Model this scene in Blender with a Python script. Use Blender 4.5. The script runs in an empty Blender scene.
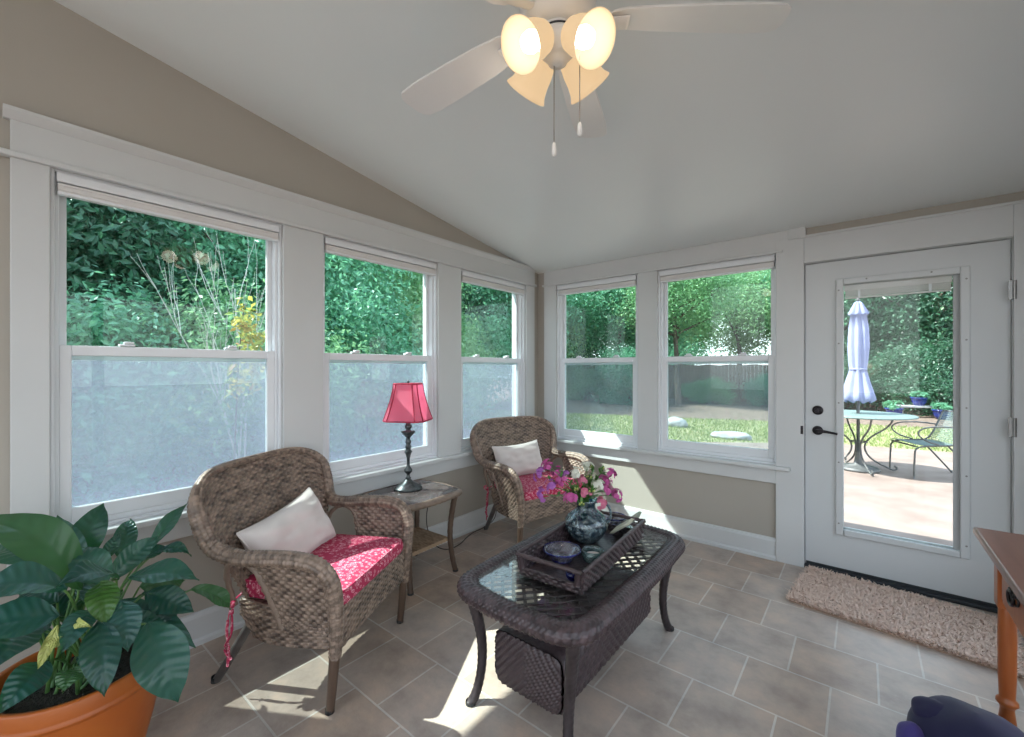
import bpy, math, random
import numpy as np
from mathutils import Vector, Matrix, noise
sc = bpy.context.scene
COL = sc.collection
PI = math.pi
rnd = random.Random(7)

# ------------------------------------------------------------------ camera model (for laying the room out in metres)
FPX, YAW = 430.9, math.radians(39.16)
CAM = np.array([2.483, -3.456, 1.32])
_c, _s = math.cos(YAW), math.sin(YAW)
FW, RT, UP = np.array([-_s, _c, 0.]), np.array([_c, _s, 0.]), np.array([0, 0, 1.])


def hit(u, v, ax, val):
    d = RT * (u - 512) - UP * (v - 368.5) + FW * FPX
    i = 'xyz'.index(ax)
    return CAM + d * ((val - CAM[i]) / d[i])


def dep(u, v, Z):
    return CAM + (RT * (u - 512) - UP * (v - 368.5) + FW * FPX) / FPX * Z


# ------------------------------------------------------------------ materials
def _mat(name):
    m = bpy.data.materials.new(name)
    m.use_nodes = True
    nt = m.node_tree
    nt.nodes.clear()
    out = nt.nodes.new('ShaderNodeOutputMaterial')
    return m, nt, out


def N(nt, kind, **kw):
    n = nt.nodes.new(kind)
    for k, v in kw.items():
        if k in n.inputs.keys():
            n.inputs[k].default_value = v
        else:
            setattr(n, k, v)
    return n


def ramp(nt, stops, fac):
    r = nt.nodes.new('ShaderNodeValToRGB')
    e = r.color_ramp.elements
    while len(e) < len(stops):
        e.new(0.5)
    for el, (p, c) in zip(e, stops):
        el.position = p
        el.color = (*c, 1)
    nt.links.new(fac, r.inputs['Fac'])
    return r


def pbr(name, c1, c2=None, rough=.5, metal=0, nscale=8, bump=0, bscale=60, stretch=(1, 1, 1), spec=.5, sheen=0, detail=4, trans=None):
    m, nt, out = _mat(name)
    b = N(nt, 'ShaderNodeBsdfPrincipled', Roughness=rough, Metallic=metal)
    b.inputs['Specular IOR Level'].default_value = spec
    if sheen:
        b.inputs['Sheen Weight'].default_value = sheen
    tc = N(nt, 'ShaderNodeTexCoord')
    mp = N(nt, 'ShaderNodeMapping')
    mp.inputs['Scale'].default_value = stretch
    nt.links.new(tc.outputs['Object'], mp.inputs['Vector'])
    if c2 is None:
        b.inputs['Base Color'].default_value = (*c1, 1)
    else:
        nz = N(nt, 'ShaderNodeTexNoise', Scale=nscale, Detail=detail)
        nt.links.new(mp.outputs[0], nz.inputs['Vector'])
        r = ramp(nt, [(.32, c1), (.68, c2)], nz.outputs['Fac'])
        nt.links.new(r.outputs[0], b.inputs['Base Color'])
    if bump:
        n2 = N(nt, 'ShaderNodeTexNoise', Scale=bscale, Detail=3)
        nt.links.new(mp.outputs[0], n2.inputs['Vector'])
        bp = N(nt, 'ShaderNodeBump', Strength=bump, Distance=.01)
        nt.links.new(n2.outputs['Fac'], bp.inputs['Height'])
        nt.links.new(bp.outputs[0], b.inputs['Normal'])
    last = b.outputs[0]
    if trans:
        t = N(nt, 'ShaderNodeBsdfTranslucent')
        t.inputs['Color'].default_value = (*trans[0], 1)
        mx = N(nt, 'ShaderNodeMixShader', Fac=trans[1])
        nt.links.new(last, mx.inputs[1])
        nt.links.new(t.outputs[0], mx.inputs[2])
        last = mx.outputs[0]
    nt.links.new(last, out.inputs['Surface'])
    return m


def schlick(nt, f0=.04, gain=1.0):
    """facing-independent fresnel for thin sheets with two faces"""
    g = N(nt, 'ShaderNodeNewGeometry')
    d = N(nt, 'ShaderNodeVectorMath', operation='DOT_PRODUCT')
    nt.links.new(g.outputs['Normal'], d.inputs[0])
    nt.links.new(g.outputs['Incoming'], d.inputs[1])
    prev = d.outputs['Value']
    for op, val in (('ABSOLUTE', None), ('SUBTRACT', 1.0), ('POWER', 5.0), ('MULTIPLY_ADD', (1 - f0) * gain)):
        m = N(nt, 'ShaderNodeMath', operation=op)
        if op == 'SUBTRACT':
            m.inputs[0].default_value = 1.0
            nt.links.new(prev, m.inputs[1])
        else:
            nt.links.new(prev, m.inputs[0])
            if val is not None:
                m.inputs[1].default_value = val
        if op == 'MULTIPLY_ADD':
            m.inputs[2].default_value = f0 * gain
        prev = m.outputs[0]
    return prev


def arch_glass(name, tint, rough=0.0, f0=.04, gain=1.0):
    m, nt, out = _mat(name)
    t = N(nt, 'ShaderNodeBsdfTransparent')
    t.inputs['Color'].default_value = (*tint, 1)
    g = N(nt, 'ShaderNodeBsdfGlossy', Roughness=rough)
    mx = N(nt, 'ShaderNodeMixShader')
    nt.links.new(schlick(nt, f0, gain), mx.inputs['Fac'])
    nt.links.new(t.outputs[0], mx.inputs[1])
    nt.links.new(g.outputs[0], mx.inputs[2])
    nt.links.new(mx.outputs[0], out.inputs['Surface'])
    return m


def screen_mat(name, cover, col):
    m, nt, out = _mat(name)
    t = N(nt, 'ShaderNodeBsdfTransparent')
    d = N(nt, 'ShaderNodeBsdfDiffuse')
    d.inputs['Color'].default_value = (*col, 1)
    l = N(nt, 'ShaderNodeBsdfTranslucent')
    l.inputs['Color'].default_value = (*col, 1)
    m1 = N(nt, 'ShaderNodeMixShader', Fac=.6)
    m2 = N(nt, 'ShaderNodeMixShader', Fac=cover)
    nt.links.new(d.outputs[0], m1.inputs[1])
    nt.links.new(l.outputs[0], m1.inputs[2])
    nt.links.new(t.outputs[0], m2.inputs[1])
    nt.links.new(m1.outputs[0], m2.inputs[2])
    nt.links.new(m2.outputs[0], out.inputs['Surface'])
    return m


def leafy(name, cols, tcol, tf=.35, rough=.5):
    m, nt, out = _mat(name)
    g = N(nt, 'ShaderNodeNewGeometry')
    r = ramp(nt, [(i / (len(cols) - 1), c) for i, c in enumerate(cols)], g.outputs['Random Per Island'])
    b = N(nt, 'ShaderNodeBsdfPrincipled', Roughness=rough)
    nt.links.new(r.outputs[0], b.inputs['Base Color'])
    t = N(nt, 'ShaderNodeBsdfTranslucent')
    t.inputs['Color'].default_value = (*tcol, 1)
    mx = N(nt, 'ShaderNodeMixShader', Fac=tf)
    nt.links.new(b.outputs[0], mx.inputs[1])
    nt.links.new(t.outputs[0], mx.inputs[2])
    nt.links.new(mx.outputs[0], out.inputs['Surface'])
    return m


def emit(name, col, st):
    m, nt, out = _mat(name)
    e = N(nt, 'ShaderNodeEmission', Strength=st)
    e.inputs['Color'].default_value = (*col, 1)
    nt.links.new(e.outputs[0], out.inputs['Surface'])
    return m


def tile_mat():
    m, nt, out = _mat('floor_tile')
    tc = N(nt, 'ShaderNodeTexCoord')
    mp = N(nt, 'ShaderNodeMapping')
    mp.inputs['Location'].default_value = (-.0925 + .305 * 20, .305 + .311 * 40, 0)
    nt.links.new(tc.outputs['Object'], mp.inputs['Vector'])
    br = N(nt, 'ShaderNodeTexBrick', Scale=1.0)
    br.offset = .5
    br.offset_frequency = 2
    br.inputs['Brick Width'].default_value = .305
    br.inputs['Row Height'].default_value = .311
    br.inputs['Mortar Size'].default_value = .0042
    br.inputs['Mortar Smooth'].default_value = .2
    br.inputs['Bias'].default_value = 0
    br.inputs['Color1'].default_value = (.41, .315, .25, 1)
    br.inputs['Color2'].default_value = (.455, .385, .335, 1)
    br.inputs['Mortar'].default_value = (.56, .52, .47, 1)
    nt.links.new(mp.outputs[0], br.inputs['Vector'])
    nz = N(nt, 'ShaderNodeTexNoise', Scale=5.5, Detail=7, Roughness=.62)
    nt.links.new(tc.outputs['Object'], nz.inputs['Vector'])
    r = ramp(nt, [(.3, (.72, .70, .70)), (.5, (1, 1, 1)), (.7, (1.28, 1.2, 1.13))], nz.outputs['Fac'])
    mx = N(nt, 'ShaderNodeMix', data_type='RGBA', blend_type='MULTIPLY')
    mx.inputs[0].default_value = 1
    nt.links.new(br.outputs['Color'], mx.inputs[6])
    nt.links.new(r.outputs[0], mx.inputs[7])
    b = N(nt, 'ShaderNodeBsdfPrincipled', Roughness=.36)
    nt.links.new(mx.outputs[2], b.inputs['Base Color'])
    n2 = N(nt, 'ShaderNodeTexNoise', Scale=38, Detail=5)
    nt.links.new(tc.outputs['Object'], n2.inputs['Vector'])
    ad = N(nt, 'ShaderNodeMath', operation='MULTIPLY_ADD')
    ad.inputs[1].default_value = -1.2
    nt.links.new(br.outputs['Fac'], ad.inputs[0])
    nt.links.new(n2.outputs['Fac'], ad.inputs[2])
    bp = N(nt, 'ShaderNodeBump', Strength=.35, Distance=.006)
    nt.links.new(ad.outputs[0], bp.inputs['Height'])
    nt.links.new(bp.outputs[0], b.inputs['Normal'])
    nt.links.new(b.outputs[0], out.inputs['Surface'])
    return m


def floral_mat():
    m, nt, out = _mat('magenta_floral_fabric')
    tc = N(nt, 'ShaderNodeTexCoord')
    vo = N(nt, 'ShaderNodeTexVoronoi', Scale=58, feature='F1')
    nz = N(nt, 'ShaderNodeTexNoise', Scale=75, Detail=4)
    nt.links.new(tc.outputs['Object'], vo.inputs['Vector'])
    nt.links.new(tc.outputs['Object'], nz.inputs['Vector'])
    ad = N(nt, 'ShaderNodeMath', operation='MULTIPLY_ADD')
    ad.inputs[1].default_value = .55
    nt.links.new(nz.outputs['Fac'], ad.inputs[0])
    nt.links.new(vo.outputs['Distance'], ad.inputs[2])
    r = ramp(nt, [(.44, (.74, .48, .52)), (.50, (.46, .022, .085)), (.62, (.52, .035, .12)), (.67, (.74, .48, .52)), (.74, (.42, .022, .08))], ad.outputs[0])
    b = N(nt, 'ShaderNodeBsdfPrincipled', Roughness=.85)
    nt.links.new(r.outputs[0], b.inputs['Base Color'])
    nt.links.new(b.outputs[0], out.inputs['Surface'])
    return m


M = {}
M['trim'] = pbr('white_trim_paint', (.57, .588, .592), (.59, .608, .612), .42, nscale=3)
M['vinyl'] = pbr('white_vinyl', (.74, .77, .80), None, .35)
M['wall'] = pbr('beige_wall_paint', (.385, .358, .312), (.40, .373, .327), .7, nscale=2, bump=.05, bscale=180)
M['ceil'] = pbr('ceiling_paint', (.74, .785, .79), (.76, .80, .80), .32, nscale=1.5, spec=.4)
M['tile'] = tile_mat()
M['pane'] = arch_glass('window_glass', (.90, .978, .968), f0=.018)
M['doorpane'] = arch_glass('door_glass', (.985, .995, .99), f0=.012)
M['tglass'] = arch_glass('table_glass', (.94, .98, .97), f0=.03)
M['screen'] = screen_mat('insect_screen', .37, (.36, .385, .49))  # left screens: sunlit haze is put into the lilac tint and cover
M['screenb'] = screen_mat('faint_haze_screen', .20, (.33, .37, .42))  # back windows: same screen with less haze put into the cover
M['shade'] = pbr('shade_fabric', (.66, .65, .64), (.70, .69, .68), .8, nscale=4)
M['door'] = pbr('door_paint', (.55, .575, .585), (.57, .595, .605), .38, nscale=2)
M['bronze'] = pbr('oil_rubbed_bronze', (.03, .027, .03), None, .35, .8)
M['nickel'] = pbr('hinge_metal', (.26, .26, .255), None, .35, .9)
M['dark'] = pbr('dark_metal', (.03, .035, .04), None, .5, .3)
M['blackplastic'] = pbr('black_cable', (.03, .03, .032), None, .5)
M['legwood'] = pbr('brown_leg', (.075, .044, .030), (.135, .088, .062), .4, nscale=30, stretch=(1, 1, .15))
M['legmetal'] = pbr('grey_leg', (.07, .062, .06), (.11, .10, .095), .35, nscale=25)
M['legd'] = pbr('dark_leg', (.022, .016, .018), (.05, .038, .04), .4, nscale=60, stretch=(1, 1, .3))
M['floral'] = floral_mat()
M['pillow'] = pbr('off_white_pillow', (.62, .57, .54), (.68, .63, .60), .9, nscale=10, bump=.08, bscale=300, sheen=.2)
M['fan'] = pbr('white_fan_paint', (.74, .74, .73), (.77, .77, .76), .45, nscale=4)
M['bulb'] = emit('bulb_glow', (1, .88, .74), 9)
M['chain'] = pbr('pull_chain', (.25, .23, .22), None, .4, .8)
M['wood_top'] = pbr('console_wood_top', (.13, .048, .03), (.19, .08, .05), .32, nscale=6, stretch=(3, .35, 3))
M['wood'] = pbr('console_wood', (.33, .085, .022), (.43, .13, .036), .32, nscale=8, stretch=(4, 4, .4))
M['terra'] = pbr('terracotta', (.36, .080, .009), (.43, .115, .016), .4, nscale=5, bump=.05, bscale=40)
M['soil'] = pbr('potting_soil', (.012, .012, .010), (.04, .033, .025), .95, nscale=60, bump=1, bscale=120)
M['lampmetal'] = pbr('lamp_metal', (.035, .042, .045), (.12, .135, .14), .35, .6, nscale=40)
M['lampshade'] = pbr('pink_lampshade', (.88, .29, .41), (.90, .33, .45), .8, nscale=8, trans=((1.0, .44, .60), .58))
M['lampbraid'] = pbr('crimson_braid', (.36, .008, .045), None, .7)
M['slate'] = pbr('side_table_stone', (.085, .070, .066), (.15, .122, .115), .12, nscale=9)
M['vase'] = None
M['plastic'] = pbr('outlet_plastic', (.72, .72, .70), None, .4)
M['rug'] = leafy('shag_pile', [(.70, .52, .42), (.80, .63, .53), (.75, .57, .47), (.85, .70, .61)], (.5, .38, .3), .1, .9)
M['rugbase'] = pbr('rug_backing', (.36, .25, .18), (.46, .34, .26), .95, nscale=60)
M['navy'] = pbr('navy_plush', (.004, .006, .045), (.012, .008, .07), .75, nscale=5, sheen=.15)
M['purple'] = pbr('violet_plush', (.035, .025, .17), (.06, .045, .24), .75, nscale=6, sheen=.2)


def tone_mat(name, dark, light, rough, spec=.5):
    m, nt, out = _mat(name)
    a = N(nt, 'ShaderNodeAttribute', attribute_name='tone')
    tc = N(nt, 'ShaderNodeTexCoord')
    nz = N(nt, 'ShaderNodeTexNoise', Scale=30, Detail=3)
    nt.links.new(tc.outputs['Object'], nz.inputs['Vector'])
    ma = N(nt, 'ShaderNodeMath', operation='MULTIPLY_ADD')
    ma.inputs[1].default_value = .5
    nt.links.new(nz.outputs['Fac'], ma.inputs[0])
    nt.links.new(a.outputs['Fac'], ma.inputs[2])
    mr = N(nt, 'ShaderNodeMapRange')
    mr.inputs['From Min'].default_value = .72
    mr.inputs['From Max'].default_value = 1.55
    nt.links.new(ma.outputs[0], mr.inputs['Value'])
    r = ramp(nt, [(0, dark), (1, light)], mr.outputs[0])
    b = N(nt, 'ShaderNodeBsdfPrincipled', Roughness=rough)
    b.inputs['Specular IOR Level'].default_value = spec
    nt.links.new(r.outputs[0], b.inputs['Base Color'])
    nt.links.new(b.outputs[0], out.inputs['Surface'])
    return m


M['wicker'] = tone_mat('grey_brown_wicker', (.045, .030, .023), (.31, .228, .175), .42)
M['wickerd'] = tone_mat('dark_wicker', (.013, .009, .011), (.095, .066, .070), .36, .45)
M['tancane'] = tone_mat('tan_shelf_weave', (.20, .12, .07), (.46, .33, .22), .6)


def tinted_glass(name, col, rough=.02):
    m, nt, out = _mat(name)
    t = N(nt, 'ShaderNodeBsdfTransparent')
    tc = N(nt, 'ShaderNodeTexCoord')
    nz = N(nt, 'ShaderNodeTexNoise', Scale=26, Detail=2, Distortion=1.6)
    nt.links.new(tc.outputs['Object'], nz.inputs['Vector'])
    r = ramp(nt, [(.42, col[0]), (.58, col[1])], nz.outputs['Fac'])
    nt.links.new(r.outputs[0], t.inputs['Color'])
    d = N(nt, 'ShaderNodeBsdfPrincipled', Roughness=.15)
    r2 = ramp(nt, [(.42, tuple(c * .35 for c in col[0])), (.58, tuple(c * .6 for c in col[1]))], nz.outputs['Fac'])
    nt.links.new(r2.outputs[0], d.inputs['Base Color'])
    g = N(nt, 'ShaderNodeBsdfGlossy', Roughness=rough)
    m0 = N(nt, 'ShaderNodeMixShader', Fac=.28)
    m1 = N(nt, 'ShaderNodeMixShader')
    nt.links.new(t.outputs[0], m0.inputs[1])
    nt.links.new(d.outputs[0], m0.inputs[2])
    nt.links.new(schlick(nt, .055), m1.inputs['Fac'])
    nt.links.new(m0.outputs[0], m1.inputs[1])
    nt.links.new(g.outputs[0], m1.inputs[2])
    nt.links.new(m1.outputs[0], out.inputs['Surface'])
    return m


M['vase'] = tinted_glass('swirled_blue_glass', ((.16, .30, .40), (.74, .88, .90)))
M['bowlg'] = tinted_glass('clear_violet_glass', ((.60, .58, .68), (.80, .80, .86)))
M['cobalt'] = tinted_glass('cobalt_glass', ((.02, .03, .40), (.05, .08, .65)))
M['aqua'] = tinted_glass('aqua_glass', ((.30, .48, .50), (.60, .78, .78)))


def shade_glow():
    m, nt, out = _mat('frosted_lamp_glass')
    e = N(nt, 'ShaderNodeEmission', Strength=1.0)
    e.inputs['Color'].default_value = (1, .70, .39, 1)
    d = N(nt, 'ShaderNodeBsdfPrincipled', Roughness=.3)
    d.inputs['Base Color'].default_value = (.85, .68, .5, 1)
    a = N(nt, 'ShaderNodeMixShader', Fac=.30)
    nt.links.new(e.outputs[0], a.inputs[1])
    nt.links.new(d.outputs[0], a.inputs[2])
    nt.links.new(a.outputs[0], out.inputs['Surface'])
    return m


M['glow'] = shade_glow()


# ------------------------------------------------------------------ mesh helper
def nrm(a):
    a = np.asarray(a, float)
    return a / max(np.linalg.norm(a), 1e-9)


def smooth_path(pts, it=2, closed=False):
    P = [np.asarray(p, float) for p in pts]
    for _ in range(it):
        Q = []
        n = len(P)
        for i in range(n if closed else n - 1):
            a, b = P[i], P[(i + 1) % n]
            Q += [a * .75 + b * .25, a * .25 + b * .75]
        if not closed:
            Q = [P[0]] + Q + [P[-1]]
        P = Q
    return P


def resample(pts, step, closed=False):
    P = np.array(pts)
    if closed:
        P = np.vstack([P, P[:1]])
    d = np.r_[0, np.cumsum(np.linalg.norm(np.diff(P, axis=0), axis=1))]
    n = max(2, int(round(d[-1] / step)))
    t = np.linspace(0, d[-1], n + 1)
    if closed:
        t = t[:-1]
    return np.array([np.interp(t, d, P[:, k]) for k in range(3)]).T


class G:
    def __init__(s):
        s.V, s.F, s.n, s.T = [], [], 0, []

    def add(s, V, F, tone=None):
        V = np.asarray(V, float)
        s.V.append(V)
        s.T.append(np.ones(len(V)) if tone is None else np.asarray(tone, float).reshape(-1))
        s.F += [tuple(int(i) + s.n for i in f) for f in F]
        s.n += len(V)
        return s

    def box(s, a, b):
        x0, x1 = sorted((a[0], b[0])); y0, y1 = sorted((a[1], b[1])); z0, z1 = sorted((a[2], b[2]))
        V = [(x0, y0, z0), (x1, y0, z0), (x1, y1, z0), (x0, y1, z0), (x0, y0, z1), (x1, y0, z1), (x1, y1, z1), (x0, y1, z1)]
        return s.add(V, [(0, 3, 2, 1), (4, 5, 6, 7), (0, 1, 5, 4), (1, 2, 6, 5), (2, 3, 7, 6), (3, 0, 4, 7)])

    def obox(s, c, ux, uy, uz):
        """box from centre and three half-extent vectors"""
        c, ux, uy, uz = (np.asarray(k, float) for k in (c, ux, uy, uz))
        V = [c + i * ux + j * uy + k * uz for k in (-1, 1) for (i, j) in ((-1, -1), (1, -1), (1, 1), (-1, 1))]
        return s.add(V, [(0, 3, 2, 1), (4, 5, 6, 7), (0, 1, 5, 4), (1, 2, 6, 5), (2, 3, 7, 6), (3, 0, 4, 7)])

    def prism(s, poly, mapf, a, b):
        """poly in 2D swept between a and b along the third axis: mapf(p, q, t) -> xyz"""
        n = len(poly)
        V = [mapf(p, q, a) for p, q in poly] + [mapf(p, q, b) for p, q in poly]
        F = [tuple(range(n))[::-1], tuple(range(n, 2 * n))] + [(i, (i + 1) % n, n + (i + 1) % n, n + i) for i in range(n)]
        return s.add(V, F)

    def grid(s, P, cu=False, cv=False, tone=None):
        P = np.asarray(P, float)
        nu, nv = P.shape[:2]
        F = []
        for i in range(nu if cu else nu - 1):
            for j in range(nv if cv else nv - 1):
                F.append((i * nv + j, ((i + 1) % nu) * nv + j, ((i + 1) % nu) * nv + (j + 1) % nv, i * nv + (j + 1) % nv))
        return s.add(P.reshape(-1, 3), F, tone)

    def tube(s, pts, r, n=8, closed=False, caps=True, sq=None, upv=(0, 0, 1), disp=None, tone=None):
        """r: number or per-point list; sq=(a,b): elliptical scale across / along upv; disp(i, k, s, th) -> extra radius factor"""
        P = np.asarray(pts, float)
        m = len(P)
        R = np.full(m, r, float) if np.isscalar(r) else np.interp(np.linspace(0, 1, m), np.linspace(0, 1, len(r)), r)
        if closed:
            T = np.roll(P, -1, 0) - np.roll(P, 1, 0)
        else:
            T = np.gradient(P, axis=0)
        T /= np.maximum(np.linalg.norm(T, axis=1, keepdims=True), 1e-9)
        ref = np.asarray(upv, float)
        if sq is None:
            a = np.cross(T[0], ref)
            if np.linalg.norm(a) < .2:
                a = np.cross(T[0], (1, 0, 0.1))
            A = [nrm(a)]
            for i in range(1, m):
                v = A[-1] - T[i] * (A[-1] @ T[i])
                A.append(nrm(v))
            A = np.array(A)
        else:
            A = np.cross(T, ref)
            bad = np.linalg.norm(A, axis=1) < .15
            A[bad] = np.cross(T[bad], (0, 1, 0.01)) if bad.any() else A[bad]
            A /= np.maximum(np.linalg.norm(A, axis=1, keepdims=True), 1e-9)
        B = np.cross(A, T)
        sl = np.r_[0, np.cumsum(np.linalg.norm(np.diff(P, axis=0), axis=1))]
        rings = []
        th = np.arange(n) * 2 * PI / n
        a, b = sq or (1, 1)
        for i in range(m):
            f = np.ones(n) if disp is None else 1 + disp(sl[i], th)
            rings.append(P[i] + (np.cos(th) * f * a * R[i])[:, None] * A[i] + (np.sin(th) * f * b * R[i])[:, None] * B[i])
        base = s.n
        s.grid(np.array(rings), cu=closed, cv=True, tone=None if tone is None else np.array([tone(sl[i], th) for i in range(m)]))
        if caps and not closed:
            s.F.append(tuple(base + k for k in range(n))[::-1])
            s.F.append(tuple(base + (m - 1) * n + k for k in range(n)))
        return s

    def lathe(s, prof, n=24, c=(0, 0, 0), axis=None, caps=False, flute=None):
        """prof: (r, h) pairs; about z through c, or about the vector axis"""
        c = np.asarray(c, float)
        if axis is None:
            X, Y, Z = np.eye(3)
        else:
            Z = nrm(axis)
            X = nrm(np.cross(Z, (0, 0, 1) if abs(Z[2]) < .95 else (1, 0, 0)))
            Y = np.cross(Z, X)
        th = np.arange(n) * 2 * PI / n
        rows = []
        for r, h in prof:
            f = 1 if flute is None else 1 + flute * np.cos(th * 12)
            rr = r * f
            rows.append(c + (np.cos(th) * rr)[:, None] * X + (np.sin(th) * rr)[:, None] * Y + h * Z)
        base = s.n
        s.grid(np.array(rows), cv=True)
        if caps:
            s.F.append(tuple(base + k for k in range(n))[::-1])
            s.F.append(tuple(base + (len(prof) - 1) * n + k for k in range(n)))
        return s

    def obj(s, name, mat, parent=None, smooth=False, bevel=0, seg=2, loc=None):
        me = bpy.data.meshes.new(name)
        V = np.vstack(s.V)
        me.from_pydata(V.tolist(), [], s.F)
        me.update()
        if mat in ('wicker', 'wickerd', 'tancane'):
            me.attributes.new('tone', 'FLOAT', 'POINT').data.foreach_set('value', np.concatenate(s.T).astype(np.float32))
        if smooth:
            me.polygons.foreach_set('use_smooth', [True] * len(me.polygons))
        if mat is not None:
            me.materials.append(M[mat] if isinstance(mat, str) else mat)
        o = bpy.data.objects.new(name, me)
        COL.objects.link(o)
        if parent is not None:
            o.parent = parent
        if loc is not None:
            o.location = loc
        if bevel:
            b = o.modifiers.new('bevel', 'BEVEL')
            b.width = bevel
            b.segments = seg
            b.limit_method = 'ANGLE'
            b.angle_limit = .6
        return o


def thing(name, label, cat, loc=(0, 0, 0), rz=0, group=None):
    o = bpy.data.objects.new(name, None)
    o.empty_display_size = .1
    COL.objects.link(o)
    o.location = loc
    o.rotation_euler = (0, 0, rz)
    o['label'] = label
    o['category'] = cat
    if group:
        o['group'] = group
    return o


def tag(o, label, cat, group=None):
    o['label'] = label
    o['category'] = cat
    if group:
        o['group'] = group
    return o


def structure(o):
    o['kind'] = 'structure'
    return o


def stuff(o):
    o['kind'] = 'stuff'
    return o


def kids(o):
    return [c for c in bpy.data.objects if c.parent == o]


def copy_tree(o, label=None, loc=None, rz=None):
    c = o.copy()
    COL.objects.link(c)
    if label:
        c['label'] = label
    if loc is not None:
        c.location = loc
    if rz is not None:
        c.rotation_euler[2] = rz
    for k in kids(o):
        d = k.copy()
        COL.objects.link(d)
        d.parent = c
        for g in kids(k):
            e = g.copy()
            COL.objects.link(e)
            e.parent = d
    return c


def weave_h(U, V):
    """plain weave relief: weft rows V, over/under along U; 0..1"""
    fv = V - np.floor(V)
    row = np.floor(V)
    return np.sqrt(np.clip(1 - (2 * fv - 1) ** 2, 0, 1)) * (.55 + .45 * np.cos(PI * (U + row)))


def hash2(a, b):
    x = np.sin(a * 12.9898 + b * 78.233) * 43758.5453
    return x - np.floor(x)


def woven(fn, nu, nv, cu, cv, amp, sides=1, thick=.012):
    """fn(u, v) -> xyz arrays; a thick woven panel: relief on both faces, cu x cv cells"""
    u, v = np.meshgrid(np.linspace(0, 1, nu), np.linspace(0, 1, nv), indexing='ij')
    P = fn(u, v)
    du = np.gradient(P, axis=0)
    dv = np.gradient(P, axis=1)
    n = np.cross(du, dv)
    n /= np.maximum(np.linalg.norm(n, axis=2, keepdims=True), 1e-9)
    h = weave_h(u * cu, v * cv)[..., None] * amp
    row, cell = np.floor(v * cv), np.floor(u * cu + .5 * 0)
    tn = .72 + .56 * hash2(row, np.floor((u * cu + row) / 2)) - .25 * (np.cos(PI * (u * cu + row)) < -.25)
    g = G()
    g.grid(P + n * (thick / 2 + h), tone=tn)
    g.grid((P - n * (thick / 2 + h))[::-1], tone=tn[::-1])
    # rim
    A, B = P + n * (thick / 2 + h), P - n * (thick / 2 + h)
    for ea, eb in ((A[0], B[0]), (A[-1][::-1], B[-1][::-1]), (A[:, 0][::-1], B[:, 0][::-1]), (A[:, -1], B[:, -1])):
        g.grid(np.array([ea, eb]))
    return g


def stack(*a):
    return np.stack(np.broadcast_arrays(*a), axis=-1)


def braid(k_len=90, k_ring=5, amp=.10):
    def f(s_, th):
        row = np.floor(th / (2 * PI) * k_ring * 2)
        return amp * np.cos(s_ * k_len + row * PI) * np.abs(np.sin(th * k_ring))
    return f


def twist(k_len=60, k_ring=6, amp=.10):
    def f(s_, th):
        return amp * np.cos(th * k_ring + s_ * k_len)
    return f


def strands(nst=7, amp=.16, pitch=.012, fine=.07):
    """parallel strands running along a border, each with its own twist"""
    def f(s_, th):
        k = th / (2 * PI) * nst
        row = np.floor(k)
        return amp * (np.sqrt(np.clip(1 - (2 * (k - row) - 1) ** 2, 0, 1)) - .6) + fine * np.cos(s_ * 2 * PI / pitch + row * 2.1 + (k - row) * 3)
    return f


def strand_tone(nst, pitch):
    def f(s_, th):
        k = np.floor(th / (2 * PI) * nst)
        return .72 + .55 * hash2(k, np.floor(s_ / pitch + k * .37) + 0 * k)
    return f


# ------------------------------------------------------------------ room shell
XR, YF = 3.32, -5.3          # right wall, wall behind the camera
def cz(y):
    return 2.252 - .160 * y

WL = [(-3.29, -2.415), (-2.19, -1.30), (-1.065, -.212)]      # left wall windows (y)
WB = [(.22, 1.03), (1.195, 2.03)]                             # back wall windows (x)
Z0, Z1 = .655, 2.115
DX0, DX1, DZ = 2.184, 3.096, 2.012

structure(G().box((-.16, YF - .15, -.12), (XR + .15, .15, 0)).obj('floor', 'tile'))
g = G()
pl = lambda y, z, x: (x, y, z)
g.prism([(.58, cz(.58)), (YF - .3, cz(YF - .3)), (YF - .3, cz(YF - .3) + .14), (.58, cz(.58) + .14)], pl, -.16, XR + .4)
structure(g.obj('ceiling', 'ceil'))
g = G().box((-.53, YF - .3, 2.55), (-.16, .58, 2.66))
structure(g.obj('trim_20', 'trim'))                           # soffit board of the eave outside the left wall
# left wall
g = G()
g.box((-.15, YF - .15, 0), (0, .15, Z0))
ys = [YF - .15] + [k for w in WL for k in w] + [.15]
for a, b in zip(ys[0::2], ys[1::2]):
    g.box((-.15, a, Z0), (0, b, Z1))
g.prism([(YF - .15, Z1), (.15, Z1), (.15, cz(.15) + .01), (YF - .15, cz(YF - .15) + .01)], pl, -.15, 0)
structure(g.obj('wall_left', 'wall'))
# back wall
g = G()
g.box((0, 0, 0), (DX0 - .03, .15, Z0))
xs = [0] + [k for w in WB for k in w] + [DX0 - .03]
for a, b in zip(xs[0::2], xs[1::2]):
    g.box((a, 0, Z0), (b, .15, Z1))
g.box((0, 0, Z1), (DX0 - .03, .15, cz(0) + .02))
g.box((DX0 - .03, 0, DZ + .03), (DX1 + .03, .15, cz(0) + .02))
g.box((DX1 + .03, 0, 0), (XR + .15, .15, cz(0) + .02))
structure(g.obj('wall_back', 'wall'))
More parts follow.
